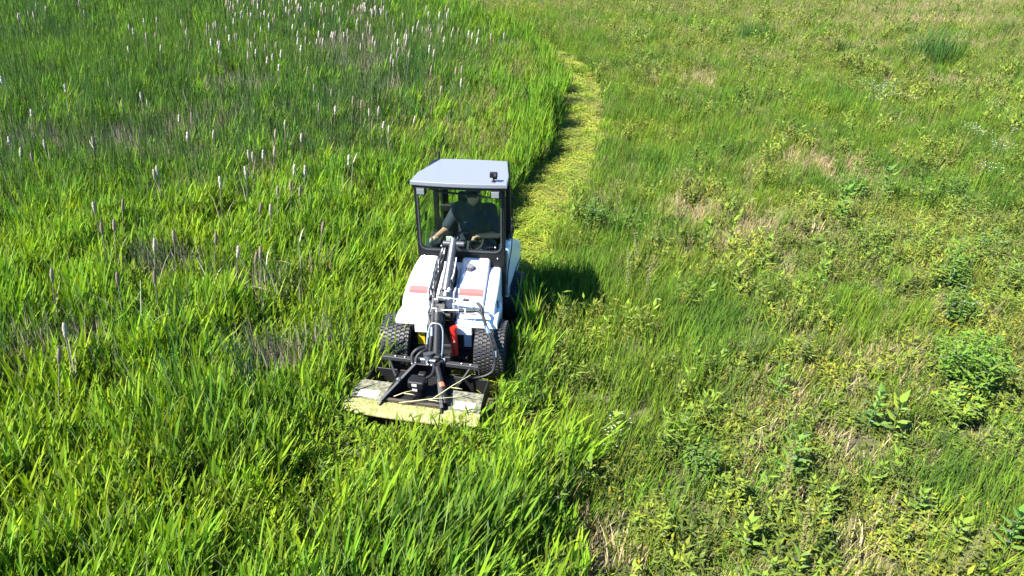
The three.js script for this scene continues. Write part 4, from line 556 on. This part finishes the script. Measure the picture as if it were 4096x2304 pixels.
// ---------------------------------------------------------------- the brush cutter in front of it
const cutYaw = ORG.yaw - 0.085;
const cutter = (() => {
  const p = V(-0.05, 0, 0.43).applyEuler(new THREE.Euler(0, ORG.yaw, 0)).add(V(ORG.x, 0, ORG.z));
  const C = thing('brush_cutter', 'black brush cutter dusted with pale grass clippings, mounted on the front of the loader', 'mower', p.x, 0, p.z, cutYaw);
  const M_DUST = std(rgb(1, 1, 1), 0.95, 0, { map: grain(256, rgb(0.14, 0.15, 0.04), rgb(0.30, 0.275, 0.14), 9, 21, 0.55) }), M_WORN = std(rgb(1, 1, 1), 0.8, 0, { map: grain(256, rgb(0.05, 0.05, 0.04), rgb(0.24, 0.225, 0.15), 6, 22, 0.5) });
  // top of the deck: dusted wings on both sides, open black middle with the frame
  const plate = (pts, y0, y1) => { const s = new THREE.Shape(); pts.forEach(([x, z], i) => i ? s.lineTo(x, -z) : s.moveTo(x, -z)); return new THREE.ExtrudeGeometry(s, { depth: y1 - y0, bevelEnabled: true, bevelSize: 0.003, bevelThickness: 0.003, bevelSegments: 1 }).rotateX(-Math.PI / 2).translate(0, y0, 0); };
  const wingUV = (g) => { const p = g.attributes.position, u = new Float32Array(p.count * 2); for (let i = 0; i < p.count; i++) { u[i * 2] = p.getX(i) * 2.2; u[i * 2 + 1] = (p.getZ(i) + p.getY(i)) * 2.2; } g.setAttribute('uv', new THREE.BufferAttribute(u, 2)); return g; };
  mesh('deck_wing', wingUV(plate([[-0.62, 0.26], [-0.31, 0.26], [-0.34, 0.60], [-0.67, 0.60]], 0.262, 0.275)), M_WORN, C);
  mesh('deck_wing', wingUV(plate([[0.30, 0.26], [0.61, 0.26], [0.64, 0.60], [0.33, 0.60]], 0.262, 0.275)), M_WORN, C);
  mesh('deck_base', [box(0.66, 0.02, 0.66, 0, 0.235, 0.34, 0.004), box(1.16, 0.16, 0.02, 0, 0.17, 0.0), box(0.02, 0.17, 0.6, -0.6, 0.175, 0.31), box(0.02, 0.17, 0.6, 0.6, 0.175, 0.31), box(1.1, 0.15, 0.02, 0, 0.14, 0.62)], M_BLACKSTEEL, C);
  // sloping front deflector whose lower edge bows forward
  { const pos = [], N = 24, ix = [];
    for (let i = 0; i <= N; i++) { const u = i / N * 2 - 1, x = u * 0.67 - 0.015, bow = 0.05 * (1 - u * u); for (const [z, y] of [[0.575, 0.292], [0.63 + bow * 0.4, 0.282], [0.675 + bow, 0.243], [0.678 + bow, 0.23], [0.655 + bow, 0.228], [0.56, 0.27]]) pos.push(x, y - 0.012 * Math.abs(u) * (z > 0.6 ? 1 : 0), z); }
    for (let i = 0; i < N; i++) for (let k = 0; k < 6; k++) { const a = i * 6 + k, b = i * 6 + (k + 1) % 6; ix.push(a, b, a + 6, b, b + 6, a + 6); }
    let g = new THREE.BufferGeometry(); g.setAttribute('position', new THREE.Float32BufferAttribute(pos, 3)); g.setIndex(ix); g = toCreasedNormals(g, 0.5); mesh('front_deflector', wingUV(g), M_DUST, C); }
  mesh('front_rail', [box(0.62, 0.05, 0.03, -0.01, 0.295, 0.55, 0.004)], std(rgb(0.06, 0.045, 0.03), 0.7), C);
  for (const s of [-1, 1]) {
    const w = mesh('warning_label', box(0.2, 0.003, 0.11, s * 0.475, 0.2805, 0.47, 0.001), M_PAPER, C);
    mesh('label_band', box(0.02, 0.002, 0.11, s * 0.475 + 0.01, 0.2835, 0.47, 0.0008, 0, 0.4), std(rgb(0.6, 0.3, 0.25), 0.6), w);
  }
  // A-shaped mounting frame of plates
  const arm = (s) => { const sh = new THREE.Shape(); [[0.06, 0.425], [0.12, 0.435], [0.62, 0.335], [0.67, 0.30], [0.67, 0.235], [0.06, 0.25]].forEach(([z, y], i) => i ? sh.lineTo(z, y) : sh.moveTo(z, y)); return new THREE.ExtrudeGeometry(sh, { depth: 0.014, bevelEnabled: true, bevelSize: 0.002, bevelThickness: 0.002, bevelSegments: 1 }).rotateY(-Math.PI / 2).rotateY(s * 0.36).translate(s * 0.065 + 0.0, 0, 0); };
  mesh('frame_arm', arm(-1), M_BLACKSTEEL, C); mesh('frame_arm', arm(1), M_BLACKSTEEL, C);
  each('arm_flange', [bar([-0.112, 0.436, 0.11], [-0.295, 0.338, 0.61], 0.03, 0.008), bar([0.112, 0.436, 0.11], [0.295, 0.338, 0.61], 0.03, 0.008)], std(rgb(0.09, 0.088, 0.085), 0.5, 0.3), C);
  mesh('top_plate', [box(0.26, 0.012, 0.1, 0, 0.435, 0.08), box(0.3, 0.24, 0.03, 0, 0.33, 0.03)], M_BLACKSTEEL, C);
  mesh('rear_bar', [bar([-0.5, 0.405, 0.0], [0.5, 0.405, 0.0], 0.05, 0.012), bar([-0.5, 0.39, 0.02], [0.5, 0.39, 0.02], 0.008, 0.04), bar([-0.42, 0.38, 0.03], [-0.33, 0.25, 0.12], 0.02, 0.03), bar([0.42, 0.38, 0.03], [0.33, 0.25, 0.12], 0.02, 0.03), bar([-0.14, 0.40, 0.05], [-0.2, 0.27, 0.3], 0.02, 0.03)], std(rgb(0.045, 0.045, 0.046), 0.45, 0.3), C);
  each('bar_bolt', [-0.36, -0.26, 0.33, 0.42].map((x) => ball(0.012, x, 0.416, 0.005)), M_STEEL, C);
  const motor = mesh('hydraulic_motor', [cyl([-0.02, 0.24, 0.36], [-0.02, 0.37, 0.34], 0.075, 0.07, 20), box(0.17, 0.09, 0.14, -0.02, 0.385, 0.34, 0.025), box(0.08, 0.06, 0.07, 0.01, 0.43, 0.28, 0.02), cyl([-0.11, 0.375, 0.33], [0.07, 0.375, 0.33], 0.04)], M_BLACK, C);
  each('motor_label', [box(0.05, 0.03, 0.003, -0.03, 0.40, 0.413, 0.001), box(0.05, 0.026, 0.003, -0.025, 0.35, 0.42, 0.001)], M_PAPER, motor);
  each('port_fitting', [box(0.07, 0.03, 0.035, -0.06, 0.455, 0.06, 0.008), box(0.07, 0.03, 0.035, 0.05, 0.455, 0.065, 0.008), cyl([0.0, 0.42, 0.11], [0.0, 0.47, 0.09], 0.012), ball(0.016, -0.15, 0.42, 0.1), ball(0.014, -0.11, 0.445, 0.11), ball(0.014, 0.02, 0.45, 0.13), ball(0.013, 0.06, 0.45, 0.13)], M_STEEL, C);
  mesh('swivel', [cyl([0.0, 0.44, 0.05], [0.0, 0.51, 0.03], 0.045, 0.04, 18), cyl([0, 0.51, 0.03], [0, 0.522, 0.027], 0.056, 0.056, 18)], M_GREY, C);
  each('motor_hose', [tube([[-0.15, 0.43, 0.1], [-0.16, 0.49, 0.06], [-0.12, 0.535, 0.02], [-0.05, 0.53, -0.04], [0.0, 0.46, -0.07]], 0.019, 32), tube([[-0.11, 0.45, 0.11], [-0.105, 0.49, 0.08], [-0.07, 0.525, 0.04], [-0.02, 0.52, -0.02], [0.03, 0.44, -0.07]], 0.018, 32), tube([[0.05, 0.45, 0.07], [0.09, 0.44, 0.15], [0.09, 0.42, 0.26], [0.02, 0.41, 0.32]], 0.016)], M_HOSE, C);
  mesh('clamp_ring', [new THREE.TorusGeometry(0.019, 0.006, 8, 16).rotateY(0.9).translate(-0.2, 0.405, 0.36)], M_STEEL, C);
  mesh('drive_shaft', [cyl([0.12, 0.43, 0.14], [0.31, 0.31, 0.52], 0.03, 0.034, 16)], M_BLACKSTEEL, C);
  mesh('shaft_band', [cyl([0.205, 0.376, 0.31], [0.228, 0.362, 0.356], 0.0345, 0.035, 16)], std(rgb(0.55, 0.12, 0.05), 0.5), C);
  return C;
})();
// ---------------------------------------------------------------- the driver
function surfaceNet(f, lo, hi, cell) {
  const nx = Math.ceil((hi[0] - lo[0]) / cell) + 1, ny = Math.ceil((hi[1] - lo[1]) / cell) + 1, nz = Math.ceil((hi[2] - lo[2]) / cell) + 1, F = new Float32Array(nx * ny * nz), at = (i, j, k) => (k * ny + j) * nx + i;
  for (let k = 0; k < nz; k++) for (let j = 0; j < ny; j++) for (let i = 0; i < nx; i++) F[at(i, j, k)] = f(lo[0] + i * cell, lo[1] + j * cell, lo[2] + k * cell);
  const id = new Int32Array(nx * ny * nz).fill(-1), pos = [], idx = [];
  for (let k = 0; k + 1 < nz; k++) for (let j = 0; j + 1 < ny; j++) for (let i = 0; i + 1 < nx; i++) {
    let n = 0, sx = 0, sy = 0, sz = 0;
    const c = (a, b, d) => F[at(i + a, j + b, k + d)];
    for (const [a, b] of EDGES) { const u = c(...a), v = c(...b); if ((u < 0) !== (v < 0)) { const t = u / (u - v); sx += a[0] + t * (b[0] - a[0]); sy += a[1] + t * (b[1] - a[1]); sz += a[2] + t * (b[2] - a[2]); n++; } }
    if (n) { id[at(i, j, k)] = pos.length / 3; pos.push(lo[0] + (i + sx / n) * cell, lo[1] + (j + sy / n) * cell, lo[2] + (k + sz / n) * cell); }
  }
  const quad = (a, b, c, d, flip) => { if (Math.min(a, b, c, d) < 0) return; flip ? idx.push(a, c, b, a, d, c) : idx.push(a, b, c, a, c, d); };
  for (let k = 1; k + 1 < nz; k++) for (let j = 1; j + 1 < ny; j++) for (let i = 1; i + 1 < nx; i++) {
    const s = F[at(i, j, k)] < 0;
    if (s !== (F[at(i + 1, j, k)] < 0)) quad(id[at(i, j - 1, k - 1)], id[at(i, j, k - 1)], id[at(i, j, k)], id[at(i, j - 1, k)], !s);
    if (s !== (F[at(i, j + 1, k)] < 0)) quad(id[at(i - 1, j, k - 1)], id[at(i - 1, j, k)], id[at(i, j, k)], id[at(i, j, k - 1)], !s);
    if (s !== (F[at(i, j, k + 1)] < 0)) quad(id[at(i - 1, j - 1, k)], id[at(i, j - 1, k)], id[at(i, j, k)], id[at(i - 1, j, k)], !s);
  }
  const g = new THREE.BufferGeometry(); g.setAttribute('position', new THREE.Float32BufferAttribute(pos, 3)); g.setIndex(idx); g.computeVertexNormals(); return g;
}
const EDGES = [[[0, 0, 0], [1, 0, 0]], [[0, 1, 0], [1, 1, 0]], [[0, 0, 1], [1, 0, 1]], [[0, 1, 1], [1, 1, 1]], [[0, 0, 0], [0, 1, 0]], [[1, 0, 0], [1, 1, 0]], [[0, 0, 1], [0, 1, 1]], [[1, 0, 1], [1, 1, 1]], [[0, 0, 0], [0, 0, 1]], [[1, 0, 0], [1, 0, 1]], [[0, 1, 0], [0, 1, 1]], [[1, 1, 0], [1, 1, 1]]];
const bone = (a, b, ra, rb) => { const dx = b[0] - a[0], dy = b[1] - a[1], dz = b[2] - a[2], q = dx * dx + dy * dy + dz * dz; return (x, y, z) => { const t = clamp(((x - a[0]) * dx + (y - a[1]) * dy + (z - a[2]) * dz) / q, 0, 1); return Math.hypot(x - a[0] - dx * t, y - a[1] - dy * t, z - a[2] - dz * t) - lerp(ra, rb, t); }; };
const blob = (c, r) => (x, y, z) => { const k = Math.hypot((x - c[0]) / r[0], (y - c[1]) / r[1], (z - c[2]) / r[2]); return (k - 1) * Math.min(...r); };
const smin = (fs, k) => (x, y, z) => { let d = 1e9; for (const f of fs) { const v = f(x, y, z), h = clamp(0.5 + 0.5 * (v - d) / k, 0, 1); d = d > 1e8 ? v : lerp(v, d, h) - k * h * (1 - h); } return d; };
{
  const XC = 0.17, SKIN = std(rgb(0.36, 0.19, 0.12), 0.55), NAVY = std(rgb(0.012, 0.015, 0.026), 0.85), DENIM = std(rgb(0.04, 0.045, 0.06), 0.9);
  const D = thing('person', 'driver in dark navy polo shirt, cap and sunglasses seated in the cab', 'person', ORG.x, 0, ORG.z, ORG.yaw);
  const B = V(XC, 0.92, -1.08); D.position.copy(B.clone().applyEuler(new THREE.Euler(0, ORG.yaw, 0))).add(V(ORG.x, 0, ORG.z));
  const rel = (g) => g.translate(-B.x, -B.y, -B.z);
  const shR = [XC - 0.185, 1.40, -1.13], elR = [-0.135, 1.19, -1.0], wrR = [-0.205, 1.185, -0.815], shL = [XC + 0.185, 1.40, -1.13], elL = [0.435, 1.16, -1.0], wrL = [0.30, 1.205, -0.85];
  // hands: palm, four fingers of unequal length curled round what they hold, thumb from the side
  const hand = (w, fwd, across, curl, s) => {
    const f = V(...fwd).normalize(), a = V(...across).normalize(), d = V(...curl).normalize(), P = (u, v, t) => [w[0] + f.x * u + a.x * v + d.x * t, w[1] + f.y * u + a.y * v + d.y * t, w[2] + f.z * u + a.z * v + d.z * t];
    const fs = [bone(P(0, 0, 0), P(0.045, 0, 0), 0.026, 0.03), bone(P(0.03, -0.022, 0), P(0.07, -0.026, 0), 0.016, 0.014), bone(P(0.03, 0.022, 0), P(0.07, 0.026, 0), 0.016, 0.014)];
    [[-0.03, 0.9], [-0.01, 1.05], [0.01, 1.0], [0.03, 0.78]].forEach(([v, l]) => { const k0 = P(0.072, v, 0), k1 = P(0.072 + 0.03 * l, v * 1.08, 0.014 * l), k2 = P(0.078 + 0.032 * l, v * 1.08, 0.038 * l), k3 = P(0.066 + 0.016 * l, v * 1.05, 0.054 * l); fs.push(bone(k0, k1, 0.0095, 0.009), bone(k1, k2, 0.009, 0.0085), bone(k2, k3, 0.0085, 0.0075)); });
    const th = smin([bone(P(0.015, -0.026, 0.004), P(0.045, -0.05, 0.018), 0.014, 0.011), bone(P(0.045, -0.05, 0.018), P(0.072, -0.046, 0.038), 0.011, 0.0085)], 0.004); fs.push(th);
    return smin(fs, 0.005);
  };
  const hR = hand(wrR, [-0.15, -0.05, 1], [1, 0, 0.1], [0.1, -1, 0]), hL = hand(wrL, [-0.9, 0.1, 0.45], [0.3, 0.2, 1], [-0.1, -1, 0.2]);
  const hc = [XC, 1.59, -1.075];
  const head = smin([blob([hc[0], hc[1] + 0.02, hc[2] - 0.01], [0.077, 0.098, 0.095]), blob([hc[0], hc[1] - 0.045, hc[2] + 0.02], [0.057, 0.068, 0.068]), bone([hc[0], hc[1] + 0.005, hc[2] + 0.085], [hc[0], hc[1] - 0.028, hc[2] + 0.1], 0.008, 0.013), bone([hc[0] - 0.02, hc[1] - 0.063, hc[2] + 0.083], [hc[0] + 0.02, hc[1] - 0.063, hc[2] + 0.083], 0.007, 0.007), blob([hc[0] - 0.078, hc[1] - 0.005, hc[2] - 0.01], [0.012, 0.03, 0.02]), blob([hc[0] + 0.078, hc[1] - 0.005, hc[2] - 0.01], [0.012, 0.03, 0.02])], 0.012);
  const core = smin([head, bone([XC, 1.42, -1.12], [XC, 1.53, -1.09], 0.058, 0.052), bone([XC, 1.0, -1.12], [XC, 1.3, -1.14], 0.1, 0.09), bone(shR, elR, 0.05, 0.042), bone(elR, wrR, 0.043, 0.028), bone(shL, elL, 0.05, 0.042), bone(elL, wrL, 0.043, 0.028)], 0.02);
  const gBody = surfaceNet(core, [-0.3, 0.9, -1.32], [0.55, 1.55, -0.78], 0.011), gHead = surfaceNet(smin([head, bone([XC, 1.47, -1.1], [XC, 1.55, -1.09], 0.055, 0.05)], 0.02), [XC - 0.12, 1.46, -1.22], [XC + 0.12, 1.76, -0.92], 0.005), gR = surfaceNet(hR, [-0.32, 1.05, -0.9], [-0.1, 1.28, -0.66], 0.004), gL = surfaceNet(hL, [0.1, 1.08, -0.95], [0.38, 1.3, -0.7], 0.004);
  mesh('body', rel(merge([gBody, gHead, gR, gL])), SKIN, D);
  const sleeve = (s, e) => bone(s, [lerp(s[0], e[0], 0.82), lerp(s[1], e[1], 0.82), lerp(s[2], e[2], 0.82)], 0.075, 0.068);
  const shirt = smin([bone([XC, 0.98, -1.1], [XC, 1.18, -1.1], 0.165, 0.175), blob([XC, 1.26, -1.12], [0.2, 0.2, 0.14]), bone([XC - 0.15, 1.4, -1.13], [XC + 0.15, 1.4, -1.13], 0.07, 0.07), bone([XC, 1.42, -1.12], [XC, 1.475, -1.11], 0.085, 0.072), sleeve(shR, elR), sleeve(shL, elL)], 0.045);
  const fold = (x, y, z) => shirt(x, y, z) + 0.004 * Math.sin(38 * y + 11 * x + 6 * Math.sin(17 * x)) * Math.sin(21 * x + 9 * z);
  const sh = mesh('polo_shirt', rel(surfaceNet((x, y, z) => Math.max(fold(x, y, z), 0.9 - y), [-0.3, 0.88, -1.34], [0.58, 1.52, -0.86], 0.012)), NAVY, D);
  mesh('chest_badge', rel(box(0.055, 0.02, 0.004, XC - 0.07, 1.3, -0.978, 0.001, -0.12)), std(rgb(0.16, 0.17, 0.18), 0.8), sh);
  mesh('trousers', rel(surfaceNet(smin([bone([XC - 0.08, 0.97, -1.1], [XC + 0.08, 0.97, -1.1], 0.14, 0.14), bone([XC - 0.09, 0.97, -1.05], [XC - 0.12, 0.985, -0.76], 0.085, 0.066), bone([XC + 0.09, 0.97, -1.05], [XC + 0.12, 0.985, -0.76], 0.085, 0.066), bone([XC - 0.12, 0.985, -0.76], [XC - 0.12, 0.76, -0.76], 0.066, 0.05), bone([XC + 0.12, 0.985, -0.76], [XC + 0.12, 0.76, -0.76], 0.066, 0.05)], 0.03), [-0.1, 0.7, -1.3], [0.44, 1.16, -0.66], 0.014)), DENIM, D);
  for (const s of [-1, 1]) mesh('shoe', rel(surfaceNet(smin([bone([XC + s * 0.12, 0.735, -0.78], [XC + s * 0.13, 0.72, -0.7], 0.042, 0.033), bone([XC + s * 0.12, 0.8, -0.77], [XC + s * 0.12, 0.74, -0.77], 0.045, 0.045)], 0.02), [XC + s * 0.125 - 0.08, 0.66, -0.86], [XC + s * 0.125 + 0.08, 0.87, -0.64], 0.01)), std(rgb(0.03, 0.025, 0.02), 0.7), D);
  const cap = mesh('cap', rel(surfaceNet((x, y, z) => Math.max(blob([hc[0], hc[1] + 0.03, hc[2] - 0.008], [0.087, 0.104, 0.104])(x, y, z), hc[1] + 0.035 - y), [XC - 0.11, 1.6, -1.22], [XC + 0.11, 1.78, -0.93], 0.006)), std(rgb(0.02, 0.02, 0.022), 0.9), D);
  { const s = new THREE.Shape(); s.absellipse(0, 0, 0.075, 0.075, 0, Math.PI); const g = new THREE.ExtrudeGeometry(s, { depth: 0.004, bevelEnabled: false }).rotateX(Math.PI / 2).rotateX(0.22).translate(hc[0], hc[1] + 0.047, hc[2] + 0.075); mesh('visor', rel(g), std(rgb(0.02, 0.02, 0.022), 0.9), cap); }
  mesh('sunglasses', rel(merge([box(0.052, 0.03, 0.014, hc[0] - 0.034, hc[1] + 0.012, hc[2] + 0.078, 0.007, 0, -0.22), box(0.052, 0.03, 0.014, hc[0] + 0.034, hc[1] + 0.012, hc[2] + 0.078, 0.007, 0, 0.22), bar([hc[0] - 0.07, hc[1] + 0.015, hc[2] + 0.065], [hc[0] - 0.08, hc[1] + 0.01, hc[2] - 0.02], 0.005, 0.006), bar([hc[0] + 0.07, hc[1] + 0.015, hc[2] + 0.065], [hc[0] + 0.08, hc[1] + 0.01, hc[2] - 0.02], 0.005, 0.006)])), std(rgb(0.01, 0.01, 0.012), 0.12), D);
}
// ---------------------------------------------------------------- clippings on the cutter, stray stalks
{
  const L = new Leaves(), r = rng(606);
  for (let i = 0; i < 900; i++) {
    const wing = r() < 0.25, x = wing ? (r() < 0.5 ? -1 : 1) * (0.35 + 0.25 * r()) : (r() * 2 - 1) * 0.62, z = wing ? 0.32 + 0.26 * r() : 0.575 + 0.12 * r(), y = wing ? 0.279 : 0.297 - Math.max(0, z - 0.6) * 0.5;
    L.blade(V(x, y, z), r() * 6.28, 0.015 + 0.05 * r() * r(), 0.004 + 0.004 * r(), 1.45 + 0.15 * r(), 0.2, r() < 0.6 ? rgb(0.27, 0.26, 0.09).multiply(vary(r, 0.4)) : rgb(0.17, 0.24, 0.02).multiply(vary(r, 0.4)), 1);
  }
  const c = leafMesh(L, 'grass_clippings', M_DRYV, scene); c.position.copy(cutter.position); c.rotation.y = cutYaw; c.userData = { label: 'pale green grass clippings strewn over the cutter deck', category: 'clippings', kind: 'stuff' };
  const P = (x, y, z) => V(x, y, z).applyEuler(new THREE.Euler(0, cutYaw, 0)).add(cutter.position);
  const stray = (a, b, label) => { const S = new Leaves(), A = P(...a), Bv = P(...b).sub(A); S.stick(V(0, 0, 0), Bv.clone().multiplyScalar(0.55).add(V(0, 0.008, 0)), 0.005, 0.004, rgb(0.42, 0.39, 0.22), 5); S.stick(Bv.clone().multiplyScalar(0.55).add(V(0, 0.008, 0)), Bv, 0.004, 0.002, rgb(0.4, 0.38, 0.2), 5); S.blade(Bv.clone().multiplyScalar(0.5), 0.5, 0.14, 0.012, 1.3, 0.3, rgb(0.45, 0.43, 0.2), 3); const m = leafMesh(S, numbered('cut_stalk'), M_DRYV, scene); m.position.copy(A); m.userData = { label, category: 'stalk' }; };
  stray([-0.12, 0.325, 0.6], [0.42, 0.40, 0.5], 'long cut reed stalk lying across the front of the cutter');
  stray([-0.2, 0.325, 0.52], [-0.02, 0.38, 0.46], 'short cut reed stalk caught inside the left arm of the cutter frame');
  stray([0.16, 0.335, 0.52], [0.5, 0.52, 0.3], 'cut reed stalk leaning up the right arm of the cutter frame');
}
renderer.render(scene, camera);
